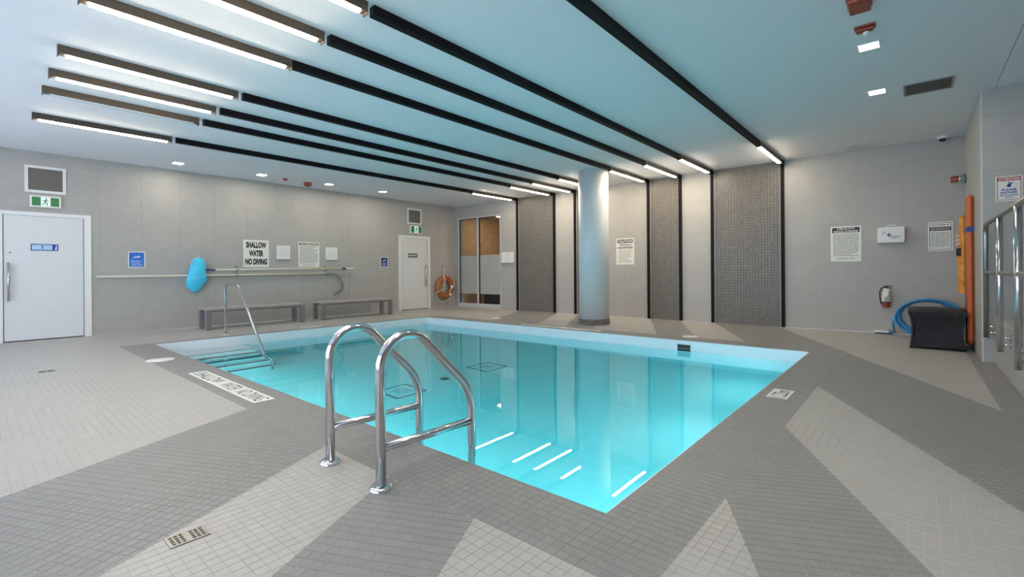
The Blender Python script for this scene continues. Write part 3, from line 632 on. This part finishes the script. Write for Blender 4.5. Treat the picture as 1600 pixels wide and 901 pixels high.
text_part('lettering', 'PLEASE', M['navy_sign'], r, 0.05, 0.17, 0.118, 0.145, z); text_part('lettering', 'SHOWER', M['navy_sign'], r, 0.04, 0.18, 0.083, 0.112, z)
text_part('lettering', 'BEFORE ENTERING', M['navy_sign'], r, 0.038, 0.182, 0.058, 0.074, z); text_part('lettering', 'THE POOL', M['navy_sign'], r, 0.07, 0.148, 0.036, 0.05, z)
mb = MB(); mb.cyl((0.11, 0.178, 0.004), 0.018, 0.001, 'z', 16); mb.cyl((0.108, 0.213, 0.004), 0.008, 0.001, 'z', 12); mb.prism([(0.08, 0.175), (0.105, 0.19), (0.108, 0.20), (0.15, 0.222), (0.118, 0.178)], 0.004, 0.005); part('swimmer_symbol', mb, M['navy_sign'], r)
r = board('wall_notice', onright(-0.10, 1.66), 0.50, 0.56, M['sign'], 'narrow looking notice on the side wall behind the orange board')
mb = MB(); mb.box(0.05, 0.45, 0.40, 0.51, 0.004, 0.005); mb.box(0.05, 0.2, 0.28, 0.36, 0.004, 0.005); mb.box(0.25, 0.45, 0.28, 0.36, 0.004, 0.005); part('heading_bar', mb, M['ink'], r)
mb = MB(); text_lines(mb, 0.05, 0.45, 0.04, 0.25, 6, 0.004); part('small_print', mb, M['ink_grey'], r)

# ------------------------------------------------------------------ glass door on the back wall and the room behind it
g = tag(thing('door_3', 'tall double glass door with frosted band in the back corner', 'door', onback(gx0, 0)), kind='structure'); Wd = gx1-gx0
mb = MB(); fwid = 0.07; cx = 0.905
mb.box(0, fwid, 0, gz, -0.06, 0.012); mb.box(Wd-0.03, Wd, 0, gz, -0.06, 0.012); mb.box(fwid, Wd-0.03, gz-0.04, gz, -0.06, 0.012); mb.box(fwid, Wd-0.03, 0, 0.13, -0.06, 0.012); mb.box(cx-0.035, cx+0.045, 0.13, gz-0.04, -0.06, 0.012)
part('frame', mb, M['alu'], g)
mb = MB()
for (a, b) in ((fwid, cx-0.035), (cx+0.045, Wd-0.03)):
    mb.box(a, a+0.02, 0.13, gz-0.04, -0.04, 0.004); mb.box(b-0.008, b, 0.13, gz-0.04, -0.04, 0.004); mb.box(a, b, gz-0.055, gz-0.04, -0.04, 0.004)
part('gasket', mb, M['rubber'], g)
for (a, b) in ((fwid+0.02, cx-0.043), (cx+0.065, Wd-0.038)):
    mb = MB(); mb.box(a, b, 0.13, gz-0.055, -0.03, -0.026); p = part('pane', mb, M['glass'], g)
    mb = MB(); mb.box(a, b, 0.43, 1.64, -0.036, -0.0305); part('frosted_film', mb, M['frost'], p)
mb = MB(); mb.box(0.05, 0.15, 0.22, 2.2, 0, HC); tag(part('wall_sauna_left', mb, M['tan']), kind='structure')
mb = MB(); mb.box(2.15, 2.25, 0.22, 2.2, 0, HC); tag(part('wall_sauna_right', mb, M['tan']), kind='structure')
mb = MB(); mb.box(0.05, 2.25, 2.2, 2.3, 0, HC); tag(part('wall_sauna_back', mb, M['tan']), kind='structure')
mb = MB(); mb.box(0.05, 2.25, 0.22, 2.3, 2.95, 3.05); tag(part('ceiling_sauna', mb, M['tan']), kind='structure')
mb = MB(); mb.box(0.15, 2.15, 0.205, 2.2, -0.1, 0.01); tag(part('floor_sauna', mb, M['dark_wood']), kind='structure')
bn = thing('sauna_bench', 'dark low bench in the room behind the glass door', 'bench', T(0.16, 1.19, 0))
mb = MB(); mb.box(0, 1.98, 0, 1.0, 0.40, 0.45); part('seat', mb, M['tan'], bn); mb = MB(); mb.box(0, 1.98, 0.05, 1.0, 0.01, 0.40); part('base', mb, M['dark_wood'], bn)
r = thing('room_lamp', 'small warm ceiling lamp in the room behind the glass', 'lamp', T(1.2, 1.0, 2.95)); mb = MB(); mb.box(-0.15, 0.15, -0.1, 0.1, -0.03, 0); part('lens', mb, M['warm'], r)

# ------------------------------------------------------------------ poles, net, rescue hook on the left wall
pn = thing('leaf_net', 'long cream pole with a bright blue leaf net at its left end', 'pool net', onleft(-7.3, 1.0))
mb = MB(); mb.tube([(0.35, 0.205, 0.07), (3.3, 0.232, 0.07)], 0.021, 12); pole = part('pole', mb, M['pole'], pn)
mb = MB(); mb.tube([(0.10, 0.20, 0.07), (0.36, 0.205, 0.07)], 0.017, 12); part('grip', mb, M['navy_sign'], pn)
mb = MB(); mb.tube([(3.28, 0.232, 0.07), (3.38, 0.232, 0.07)], 0.022, 12); part('clamp', mb, M['rubber'], pn)
mb = MB(); mb.tube([(3.36, 0.232, 0.07), (3.63, 0.238, 0.07)], 0.019, 12); part('tip', mb, M['white'], pn)
secs = [(0.46, 0.02, 0.02), (0.445, 0.075, 0.04), (0.40, 0.115, 0.06), (0.30, 0.135, 0.08), (0.20, 0.145, 0.09), (0.10, 0.165, 0.10), (0.02, 0.185, 0.10), (-0.04, 0.185, 0.085), (-0.12, 0.155, 0.07), (-0.18, 0.115, 0.05), (-0.235, 0.07, 0.035), (-0.26, 0.02, 0.015)]
mb = MB(); n = 20; vs = []
for (y, wx, wz) in secs:
    cxn = -0.0 + (0.02 if y > 0.15 else -0.005) - (0.03 if y < -0.1 else 0)
    for k in range(n):
        a = 2*math.pi*k/n; f = 1+0.06*math.sin(3*a+y*20); vs.append((cxn+wx*math.cos(a)*f, y, 0.115+wz*math.sin(a)*f))
m_ = len(secs); mb.add(vs, [[j*n+i, j*n+(i+1) % n, (j+1)*n+(i+1) % n, (j+1)*n+i][::-1] for j in range(m_-1) for i in range(n)]+[list(range(n)), [(m_-1)*n+i for i in range(n)][::-1]], True)
part('net_bag', mb, M['net'], pn)
mb = MB(); mb.tube([(-0.10+0.0, 0.30, 0.17), (-0.085, 0.38, 0.17), (-0.05, 0.44, 0.155), (0.03, 0.465, 0.13), (0.10, 0.43, 0.12), (0.145, 0.35, 0.12), (0.155, 0.25, 0.13)], 0.009, 8)
mb.tube([(-0.19, 0.0, 0.16), (-0.05, 0.02, 0.215), (0.08, 0.055, 0.215), (0.17, 0.09, 0.15)], 0.005, 6); part('net_rim', mb, M['pale_blue'], pn)
rh = thing('rescue_hook', 'long cream pole ending in a curved grey shepherd hook on the right', 'rescue pole', onleft(-8.87, 1.08))
mb = MB(); mb.tube([(0, 0, 0.045), (2.2, 0.008, 0.045), (4.42, 0.024, 0.045)], 0.022, 12); part('pole', mb, M['pole'], rh)
mb = MB()
for off in (0.0, 0.045):
    pts = [(4.40, 0.024), (4.55, 0.026), (4.68, 0.01), (4.79-off*0.3, -0.07), (4.87-off, -0.20), (4.90-off*1.4, -0.32), (4.86-off*1.2, -0.41), (4.76-off, -0.485), (4.63, -0.53)]
    mb.tube([(p[0], p[1], 0.045+off*0.6) for p in pts], 0.012, 8)
part('hook', mb, M['bench_leg'], rh)
mb = MB(); mb.cyl((4.36, 0.024, 0.045), 0.02, 0.07, 'x', 12); part('sleeve', mb, M['white'], rh)
for (y, lab) in ((-6.52, 'small dark pole bracket left under the SHALLOW WATER sign'), (-4.45, 'small dark pole bracket near the curved hook')):
    r = thing('pole_bracket', lab, 'bracket', onleft(y, 1.06), group='brackets holding the poles'); mb = MB(); mb.box(-0.012, 0.012, 0, 0.24, 0, 0.012); part('plate', mb, M['bench_leg'], r)
    mb = MB()
    for yy in (0.015, 0.14): mb.box(-0.01, 0.01, yy-0.012, yy-0.004, 0.012, 0.1); mb.box(-0.01, 0.01, yy-0.004, yy+0.03, 0.094, 0.1)
    part('hooks', mb, M['bench_leg'], r)

# ------------------------------------------------------------------ life ring
lr = thing('life_ring', 'orange life ring with white rope hanging beside the far door', 'life ring', onleft(-0.505, 0.645, 0.004))
mb = MB(); R_, r_ = 0.285, 0.085; n1, n2 = 48, 16; vs = []
for i in range(n1):
    a = 2*math.pi*i/n1
    for k in range(n2):
        b = 2*math.pi*k/n2; vs.append(((R_+r_*math.cos(b))*math.cos(a), (R_+r_*math.cos(b))*math.sin(a), 0.08+0.075*math.sin(b)))
mb.add(vs, [[i*n2+k, ((i+1) % n1)*n2+k, ((i+1) % n1)*n2+(k+1) % n2, i*n2+(k+1) % n2] for i in range(n1) for k in range(n2)], True); part('ring', mb, M['ring'], lr)
mb = MB(); mb.tube([(-0.01, 0.635, 0.03), (-0.04, 0.42, 0.09), (-0.10, 0.34, 0.16), (-0.10, 0.20, 0.17), (-0.13, -0.05, 0.17), (-0.30, -0.13, 0.16), (-0.37, -0.16, 0.10), (-0.34, -0.30, 0.10), (-0.20, -0.44, 0.10), (0.0, -0.47, 0.10), (0.12, -0.40, 0.11), (0.17, -0.33, 0.14)], 0.012, 8)
mb.tube([(-0.01, 0.635, 0.03), (0.10, 0.43, 0.06), (0.14, 0.34, 0.10)], 0.012, 8)
mb.tube([(-0.05, 0.38, 0.12), (-0.04, 0.20, 0.17), (-0.02, 0.06, 0.16)], 0.011, 8)
mb.tube([(0.18, -0.34, 0.10), (0.22, -0.50, 0.06), (0.26, -0.60, 0.04), (0.30, -0.63, 0.05)], 0.011, 8); mb.tube([(0.20, -0.34, 0.10), (0.19, -0.50, 0.07), (0.17, -0.60, 0.05)], 0.009, 8)
mb.tube([(0.37, 0.16, 0.11), (0.36, 0.06, 0.165), (0.20, -0.06, 0.165), (0.12, -0.16, 0.16)], 0.012, 8); part('rope', mb, M['rope'], lr)
mb = MB()
for (cx_, cy_) in ((0.18, -0.245), (0.25, 0.0)): mb.lathe([(0, 0.02), (0.04, 0.016), (0.055, 0.0)], (cx_, cy_, 0.148), 18)
part('knot', mb, M['white'], lr)
mb = MB(); mb.cyl((-0.01, 0.64, 0.0), 0.01, 0.05, 'z', 10); mb.box(-0.02, 0.0, 0.62, 0.72, 0, 0.008); part('wall_hook', mb, M['bench_leg'], lr)

# ------------------------------------------------------------------ benches
def bench(y0, y1, lab):
    r = thing('bench', lab, 'bench', T(0.33, y0, 0), group='low grey benches along the left wall'); L = y1-y0; w_ = 0.49; h_ = 0.43
    for k in range(3):
        mb = MB(); x0 = k*w_/3+0.002; mb.bbox(x0, (k+1)*w_/3-0.002, 0, L, h_-0.04, h_, 0.004, 1); part('slat', mb, M['bench'], r)
    mb = MB(); mb.box(0.02, 0.05, 0.06, L-0.06, h_-0.085, h_-0.04); mb.box(w_-0.05, w_-0.02, 0.06, L-0.06, h_-0.085, h_-0.04); part('apron', mb, M['bench_leg'], r)
    for x in (0.0, w_-0.085):
        for y in (0.0, L-0.09):
            mb = MB(); mb.bbox(x+0.003, x+0.085, y+0.003, y+0.087, 0.006, h_-0.041, 0.004, 1); lg = part('leg', mb, M['bench_leg'], r)
            mb = MB(); mb.box(x+0.01, x+0.078, y+0.01, y+0.08, 0, 0.006); part('foot', mb, M['rubber'], lg)
bench(-7.34, -5.36, 'low grey bench behind the pool step handrail')
bench(-4.94, -2.98, 'low grey bench nearer the far door')

# ------------------------------------------------------------------ pool ladder and step handrail
def arc(p0, p1, p2, n=8):
    out = []
    for i in range(n+1):
        t = i/n; out.append((0, p0[0]*(1-t)**2+2*p1[0]*t*(1-t)+p2[0]*t*t, p0[1]*(1-t)**2+2*p1[1]*t*(1-t)+p2[1]*t*t))
    return out
ld = thing('pool_ladder', 'polished steel pool ladder with two looped grab rails in the foreground', 'pool ladder', T(8.82, -9.0, 0))
def semicircle(cy_, cz, r, a0, a1, n=14): return [(0, cy_+r*math.cos(math.radians(a0+(a1-a0)*i/n)), cz+r*math.sin(math.radians(a0+(a1-a0)*i/n))) for i in range(n+1)]
rail_path = [(0, 0, 0.0), (0, 0, 0.59)]+semicircle(0.172, 0.612, 0.172, 178, 43, 16)+[(0, 0.42, 0.607)]+arc((0.545, 0.487), (0.655, 0.38), (0.655, 0.25), 8)+[(0, 0.655, 0.0), (0, 0.655, -1.0)]
for k, (xo, lab) in enumerate(((0, 'left'), (0.52, 'right'))):
    mb = MB(); mb.tube([(xo, p[1], p[2]) for p in rail_path], 0.0265, 20); rr = part('grab_rail', mb, M['steel'], ld)
    mb = MB(); mb.tube([(xo, 0.0, 0.205), (xo, 0.655, 0.195)], 0.0225, 18); part('crossbar', mb, M['steel'], rr)
    mb = MB(); mb.lathe([(0.026, 0.022), (0.05, 0.02), (0.058, 0.014), (0.062, 0.004), (0.062, 0.001)], (xo, 0, 0), 36); part('flange', mb, M['chrome'], rr)
for k in range(3):
    mb = MB(); mb.bbox(0.0, 0.52, 0.60, 0.70, -0.38-0.27*k, -0.35-0.27*k, 0.006, 2); part('tread', mb, M['white'], ld)
sr = thing('step_handrail', 'steel handrail rising from the deck and sloping into the pool steps', 'handrail', T(1.77, -7.305, 0))
P2 = [(0, 0, 0), (0, 0, 0.80)]
P2 += [(0.14-0.14*math.cos(a), 0, 0.80+0.135*math.sin(a)) for a in (math.radians(t) for t in range(10, 91, 16))]
P2 += [(0.40, 0, 0.940)]
def q2(p0, p1, p2, n=7): return [(p0[0]*(1-t)**2+2*p1[0]*t*(1-t)+p2[0]*t*t, 0, p0[1]*(1-t)**2+2*p1[1]*t*(1-t)+p2[1]*t*t) for t in (i/n for i in range(1, n+1))]
P2 += q2((0.40, 0.940), (0.60, 0.935), (0.72, 0.845)); P2 += [(1.735, 0, -0.165), (2.0, 0, -0.43), (2.06, 0, -0.60), (2.06, 0, -1.22)]
mb = MB(); mb.tube(P2, 0.0225, 16); part('rail', mb, M['steel'], sr)
mb = MB(); mb.lathe([(0.022, 0.02), (0.045, 0.018), (0.055, 0.004), (0.055, 0.001)], n=28); part('flange', mb, M['chrome'], sr)

# ------------------------------------------------------------------ floor markings, lids, drains
def plate(mw, w_, h_, txt, label, group):
    r = thing('floor_marking', label, 'marking', mw, group); mb = MB(); mb.box(0, w_, 0, h_, 0.0002, 0.003); part('plate', mb, M['lid'], r)
    text_part('lettering', txt, M['ink'], r, w_*0.08, w_*0.92, h_*0.13, h_*0.87, 0.0032, 0.0003, 0.004)
gr = 'white no diving floor plates at the near pool edge'
plate(frame((5.24, -8.79, 0), (1,0,0), (0,1,0)), 0.84, 0.18, 'SHALLOW', 'white floor plate reading SHALLOW, farthest left of the three', gr)
plate(frame((6.095, -8.79, 0), (1,0,0), (0,1,0)), 0.40, 0.18, 'WATER', 'white floor plate reading WATER, middle of the three', gr)
plate(frame((6.51, -8.79, 0), (1,0,0), (0,1,0)), 0.60, 0.18, 'NO DIVING', 'white floor plate reading NO DIVING, nearest the ladder', gr)
plate(frame((10.60, -5.80, 0), (0,1,0), (-1,0,0)), 0.36, 0.165, '1.22m', 'white depth plate reading 1.22 on the right pool border', 'depth markings')
plate(frame((1.84, -5.57, 0), (0,-1,0), (1,0,0)), 0.36, 0.165, '1.22m', 'white depth plate on the far left pool edge by the benches', 'depth markings')
g2 = 'white floor plates along the far pool edge'
plate(frame((6.99, -2.63, 0), (-1,0,0), (0,-1,0)), 0.84, 0.15, 'SHALLOW', 'white plate on the far pool edge just right of the pillar', g2)
plate(frame((6.13, -2.63, 0), (-1,0,0), (0,-1,0)), 0.40, 0.15, 'WATER', 'white plate on the far pool edge in front of the pillar', g2)
plate(frame((5.71, -2.63, 0), (-1,0,0), (0,-1,0)), 0.60, 0.15, 'NO DIVING', 'white plate on the far pool edge left of the pillar', g2)
for (x, y, rr, lab) in ((3.97, -8.77, 0.155, 'round white lid in the deck near the pool steps'), (8.56, -2.44, 0.125, 'round white lid above the skimmer at the far pool edge'), (3.80, -2.15, 0.12, 'round white lid on the far deck near the glass door')):
    r = thing('skimmer_lid', lab, 'lid', T(x, y, 0), group='round white skimmer lids'); mb = MB(); mb.lathe([(0.0, 0.005), (rr*0.85, 0.005), (rr*0.86, 0.003), (rr*0.9, 0.003), (rr*0.91, 0.005), (rr, 0.004), (rr, 0.0005)], n=40); part('cover', mb, M['lid'], r)
    mb = MB(); mb.cyl((rr*0.6, 0, 0.005), 0.01, 0.0006, n=12); mb.cyl((-rr*0.6, 0, 0.005), 0.01, 0.0006, n=12); part('finger_hole', mb, M['ink_grey'], r)
def drain(x, y, lab, detail=True):
    r = thing('floor_drain', lab, 'drain', T(x, y, 0), group='rectangular floor drains'); a, b = 0.052, 0.072
    mb = MB(); mb.box(-a, a, -b, b, 0.0002, 0.0015); part('sump', mb, M['ink'], r)
    mb = MB(); e = 0.009; mb.box(-a, a, -b, -b+e, 0.0015, 0.004); mb.box(-a, a, b-e, b, 0.0015, 0.004); mb.box(-a, -a+e, -b+e, b-e, 0.0015, 0.004); mb.box(a-e, a, -b+e, b-e, 0.0015, 0.004); part('frame', mb, M['steel_dull'], r)
    mb = MB()
    x0, x1, y0, y1 = -a+e, a-e, -b+e, b-e; nx, ny = 4, 7
    for i in range(nx+1): xx = x0+(x1-x0)*i/nx; mb.box(xx-0.0035, xx+0.0035, y0, y1, 0.0015, 0.0035)
    for j in range(ny+1): yy = y0+(y1-y0)*j/ny; mb.box(x0, x1, yy-0.003, yy+0.003, 0.0015, 0.0036)
    mb.box(x0, x1, -0.008, 0.008, 0.0015, 0.0038); part('grate', mb, M['steel_dull'], r)
drain(9.086, -9.785, 'steel grated floor drain in the near left foreground'); drain(3.79, -9.81, 'floor drain in the light tiles in front of the left door'); drain(3.60, -1.62, 'floor drain on the far deck near the glass door'); drain(9.02, -1.55, 'floor drain on the far deck by the widest mosaic panel')

# ------------------------------------------------------------------ first aid case, extinguisher, alarm horn
fa = thing('first_aid_case', 'white first aid case with green cross on the back wall', 'first aid case', onback(10.955, 1.565)); w_, h_ = 0.364, 0.272
mb = MB(); mb.bbox(0, w_, 0, h_, 0.0, 0.055, 0.014, 3); part('case_back', mb, M['white'], fa)
mb = MB(); mb.bbox(0, w_, 0, h_, 0.058, 0.115, 0.014, 3); part('case_front', mb, M['white'], fa)
mb = MB(); mb.tube([(0.12, h_-0.005, 0.06), (0.125, h_+0.022, 0.06), (0.15, h_+0.03, 0.06), (0.215, h_+0.03, 0.06), (0.24, h_+0.022, 0.06), (0.245, h_-0.005, 0.06)], 0.008, 10); part('handle', mb, M['white'], fa)
mb = MB(); c, d = 0.155, 0.135; mb.box(c-0.03, c+0.03, d-0.01, d+0.01, 0.115, 0.1158); mb.box(c-0.01, c+0.01, d-0.03, d+0.03, 0.115, 0.1159); part('green_cross', mb, mat('cross_green', (0.0, 0.09, 0.05), 0.4, noise=0.02), fa)
text_part('lettering', 'FIRST', M['navy_sign'], fa, 0.07, 0.125, 0.175, 0.19, 0.1155, 0.0003); text_part('lettering', 'AID', M['navy_sign'], fa, 0.05, 0.105, 0.148, 0.163, 0.1155, 0.0003)
text_part('lettering', 'PREMIERS', M['navy_sign'], fa, 0.175, 0.31, 0.095, 0.112, 0.1155, 0.0003); text_part('lettering', 'SOINS', M['navy_sign'], fa, 0.175, 0.26, 0.07, 0.086, 0.1155, 0.0003)
ex = thing('fire_extinguisher', 'small fire extinguisher with white tag on the back wall', 'fire extinguisher', T(11.065, -0.075, 0.46))
mb = MB(); mb.lathe([(0.0, 0), (0.05, 0.0), (0.056, 0.012), (0.056, 0.08)], n=28); part('red_base', mb, M['red'], ex)
mb = MB(); mb.lathe([(0.0565, 0.08), (0.0565, 0.235), (0.05, 0.27), (0.03, 0.295), (0.018, 0.305), (0.018, 0.33), (0.0, 0.33)], n=28); part('cylinder', mb, M['sign'], ex)
mb = MB(); mb.lathe([(0.058, 0.078), (0.059, 0.084), (0.059, 0.092), (0.058, 0.098)], n=28); part('strap', mb, M['rubber'], ex)
mb = MB()
for zz in (0.11, 0.125, 0.14, 0.155, 0.17): mb.box(-0.03, 0.03, -0.0585, -0.05, zz, zz+0.006)
part('label_print', mb, M['ink_grey'], ex)
mb = MB(); mb.box(-0.03, 0.085, -0.012, 0.012, 0.355, 0.368); mb.box(-0.02, 0.07, -0.01, 0.01, 0.328, 0.34); mb.box(-0.02, 0.02, -0.014, 0.014, 0.33, 0.36); part('lever', mb, M['rubber'], ex)
mb = MB(); mb.tube([(-0.02, 0, 0.345), (-0.06, 0, 0.33), (-0.085, 0, 0.27), (-0.085, 0, 0.17), (-0.072, 0, 0.09), (-0.068, 0, 0.05)], 0.010, 10); part('hose', mb, M['rubber'], ex)
mb = MB(); mb.add([(-0.055, -0.062, 0.20), (0.02, -0.064, 0.185), (0.045, -0.045, 0.315), (-0.03, -0.043, 0.33)], [[0, 1, 2, 3]]); mb.add([(-0.055, -0.0605, 0.20), (0.02, -0.0625, 0.185), (0.045, -0.0435, 0.315), (-0.03, -0.0415, 0.33)], [[3, 2, 1, 0]]); part('tag', mb, M['lid'], ex)
mb = MB(); mb.box(-0.03, 0.03, 0.05, 0.075, 0.12, 0.30); part('wall_bracket', mb, M['rubber'], ex)
hn = thing('alarm_beacon', 'red and silver alarm beacon sticking out of the side wall', 'alarm', T(RX, -0.40, 2.50))
mb = MB(); mb.cyl((-0.05, 0, 0), 0.075, 0.05, 'x', 28); part('base', mb, M['teal'], hn); mb = MB(); mb.cyl((-0.085, 0, 0), 0.055, 0.035, 'x', 28); part('collar', mb, M['chrome'], hn)
mb = MB(); mb.lathe([(0.05, -0.085), (0.05, -0.165), (0.04, -0.175), (0.0, -0.176)], axis='x', n=24); part('lens', mb, M['red'], hn)

# ------------------------------------------------------------------ orange board, jacket, strap
ob = thing('spine_board', 'tall orange rescue board standing against the side wall', 'rescue board', T(12.01, -1.62, 0.06))
pts = []; w_, h_ = 0.42, 2.06
for (cx_, cy_, a0) in ((w_-0.12, h_-0.12, 0), (0.12, h_-0.12, 90), (0.14, 0.14, 180), (w_-0.14, 0.14, 270)):
    rr = 0.12 if cy_ > 1 else 0.14
    for k in range(7): a = math.radians(a0+15*k); pts.append((cx_+rr*math.cos(a), cy_+rr*math.sin(a)))
bm = bmesh.new(); va = [bm.verts.new((-0.032, p[0], p[1])) for p in pts]; f = bm.faces.new(va); ext = bmesh.ops.extrude_face_region(bm, geom=[f])
for v in ext['geom']:
    if isinstance(v, bmesh.types.BMVert): v.co.x += 0.064
bmesh.ops.recalc_face_normals(bm, faces=bm.faces); 
bmesh.ops.bevel(bm, geom=[e for e in bm.edges if abs(e.verts[0].co.x-e.verts[1].co.x) < 1e-6], offset=0.02, segments=3, affect='EDGES')
me = bpy.data.meshes.new('board'); bm.to_mesh(me); bm.free(); me.polygons.foreach_set('use_smooth', [True]*len(me.polygons)); link('board', me, M['orange'], ob)
mb = MB(); mb.box(-0.034, 0.034, -0.003, 0.423, 1.55, 1.62); part('strap', mb, M['navy_sign'], ob)
mb = MB()
for zz in (0.35, 0.8, 1.25, 1.75): mb.box(-0.0335, -0.031, 0.30, 0.345, zz, zz+0.12)
part('hand_slot', mb, M['rubber'], ob)
jk = thing('life_jacket', 'yellow orange life jacket hanging behind the orange board', 'life jacket', T(11.985, -0.92, 1.88))
mb = MB(); n = 28; rows = 26; vs = []
for j in range(rows):
    t = j/(rows-1); zz = -1.12*t
    wy = 0.10+0.12*min(1, t*3)-0.05*max(0, t-0.75)*4*0.5; wx = 0.028+0.028*math.sin(min(1, t*2.2)*math.pi/2)-0.012*max(0, t-0.6)*2
    for k in range(n):
        a = 2*math.pi*k/n; f = 1+0.14*math.sin(5*a+t*7)+0.07*math.sin(9*a-t*16)
        vs.append((-0.012+wx*math.cos(a)*f, wy*math.sin(a)*(1+0.04*math.sin(t*20)), zz))
mb.add(vs, [[j*n+i, j*n+(i+1) % n, (j+1)*n+(i+1) % n, (j+1)*n+i] for j in range(rows-1) for i in range(n)]+[list(range(n)), [(rows-1)*n+i for i in range(n)][::-1]], True); part('body', mb, M['yellow'], jk)
mb = MB()
for zz in (-0.30, -0.36, -0.42): mb.box(-0.085, -0.05, -0.17, 0.10, zz, zz+0.02)
part('reflective_stripe', mb, M['lid'], jk)
mb = MB(); mb.box(-0.085, -0.04, -0.19, -0.06, -0.58, -0.47); part('buckle', mb, M['rubber'], jk)
mb = MB(); mb.tube([(0.03, 0, 0.03), (0.05, 0, 0.01), (-0.02, 0, -0.02)], 0.008, 8); part('hanging_loop', mb, M['rubber'], jk)
sp = thing('hanging_strap', 'short black strap with loop hanging beside the life jacket', 'strap', T(11.955, -0.50, 1.22))
mb = MB(); mb.box(-0.012, 0.012, -0.02, 0.02, -0.22, 0); part('strap', mb, M['rubber'], sp)
mb = MB(); mb.tube([(0, 0.028*math.cos(a), -0.285+0.07*math.sin(a)) for a in (2*math.pi*k/16 for k in range(16))], 0.008, 8, True); part('loop', mb, M['rubber'], sp)
mb = MB(); mb.box(-0.01, 0.091, -0.012, 0.012, -0.02, 0.005); part('peg', mb, M['steel_dull'], sp)

# ------------------------------------------------------------------ wicker box, hose, vacuum head
wx = thing('wicker_box', 'black woven storage box with domed lid against the side wall', 'storage box', T(11.38, -1.70, 0)); W_, D_ = 0.575, 0.78
mb = MB(); rows = 10; vs = []; ring = []
def outline(ins): 
    o = []; n = 8
    for (p, q) in (((0,0),(W_,0)), ((W_,0),(W_,D_)), ((W_,D_),(0,D_)), ((0,D_),(0,0))):
        for k in range(n):
            t = k/n; x = p[0]+(q[0]-p[0])*t; y = p[1]+(q[1]-p[1])*t; o.append((W_/2+(x-W_/2)*(1-ins*2/W_), D_/2+(y-D_/2)*(1-ins*2/D_)))
    return o
for j in range(rows+1):
    t = j/rows; ins = 0.028*math.sin(math.pi*t); ol = outline(ins); vs += [(p[0], p[1], 0.015+0.45*t + (0.012*math.sin(math.pi*p[0]/W_) if j == 0 else 0)) for p in ol]
n = 32; mb.add(vs, [[j*n+i, j*n+(i+1) % n, (j+1)*n+(i+1) % n, (j+1)*n+i] for j in range(rows) for i in range(n)]+[[i for i in range(n)][::-1]]); part('basket', mb, M['wicker'], wx)
mb = MB()
for (x, y) in ((0, 0), (W_, 0), (W_, D_), (0, D_)):
    mb.tube([(x+(W_/2-x)*0.09*math.sin(math.pi*t)+(0.012 if x == 0 else -0.012), y+(0.012 if y == 0 else -0.012), 0.0+0.465*t) for t in (k/6 for k in range(7))], 0.014, 8)
mb.tube([(0.01, 0.0, 0.02), (W_*0.5, 0.0, 0.04), (W_-0.01, 0.0, 0.02)], 0.012, 8); part('corner_cane', mb, M['rubber'], wx)
mb = MB(); vs = []; nx, ny = 10, 8
for i in range(nx+1):
    for j in range(ny+1):
        u, v = i/nx, j/ny; vs.append((-0.015+(W_+0.025)*u, -0.018+(D_+0.03)*v, 0.515+0.045*math.sin(math.pi*v)**0.7*1.0+0.008*math.sin(math.pi*u)))
top = [[i*(ny+1)+j, (i+1)*(ny+1)+j, (i+1)*(ny+1)+j+1, i*(ny+1)+j+1] for i in range(nx) for j in range(ny)]
mb.add(vs, top, True); mb.box(-0.015, W_+0.01, -0.018, D_+0.012, 0.465, 0.516); part('lid', mb, M['wicker'], wx)
mb = MB(); mb.tube([(W_*0.42, -0.02, 0.475), (W_*0.42, -0.045, 0.465), (W_*0.58, -0.045, 0.465), (W_*0.58, -0.02, 0.475)], 0.006, 6); part('handle', mb, M['rubber'], wx)
hs = thing('garden_hose', 'coiled blue hose leaning on the back wall behind the box', 'hose', T(11.60, -0.34, 0.335)); pts = []
for k in range(150):
    a = 2*math.pi*k/32+math.pi; rr = 1-0.035*(k/32)+0.02*math.sin(k*0.37)
    pts.append((0.42*rr*math.cos(a)+0.02*math.sin(k*0.11), 0.09*math.sin(a)+0.028*(k//32)-0.1+0.02, 0.295*rr*math.sin(a)))
mb = MB(); mb.tube(pts, 0.018, 10); part('coil', mb, M['hose'], hs)
mb = MB(); mb.tube([pts[0], (pts[0][0]-0.02, pts[0][1]-0.03, -0.12), (-0.42, 0.10, -0.27), (-0.50, 0.16, -0.30)], 0.017, 10); part('loose_end', mb, M['hose'], hs)
vh = thing('vacuum_head', 'white and dark pool vacuum head lying at the wall', 'vacuum head', T(10.90, -0.13, 0))
mb = MB(); mb.bbox(0, 0.26, 0, 0.11, 0.022, 0.055, 0.008, 2); part('body', mb, M['white'], vh); mb = MB(); mb.box(0.012, 0.25, 0.008, 0.10, 0.0, 0.022); part('brush', mb, M['fitting'], vh)
mb = MB(); mb.cyl((0.2, 0.055, 0.05), 0.02, 0.05, 'x', 14); part('swivel', mb, M['rubber'], vh)
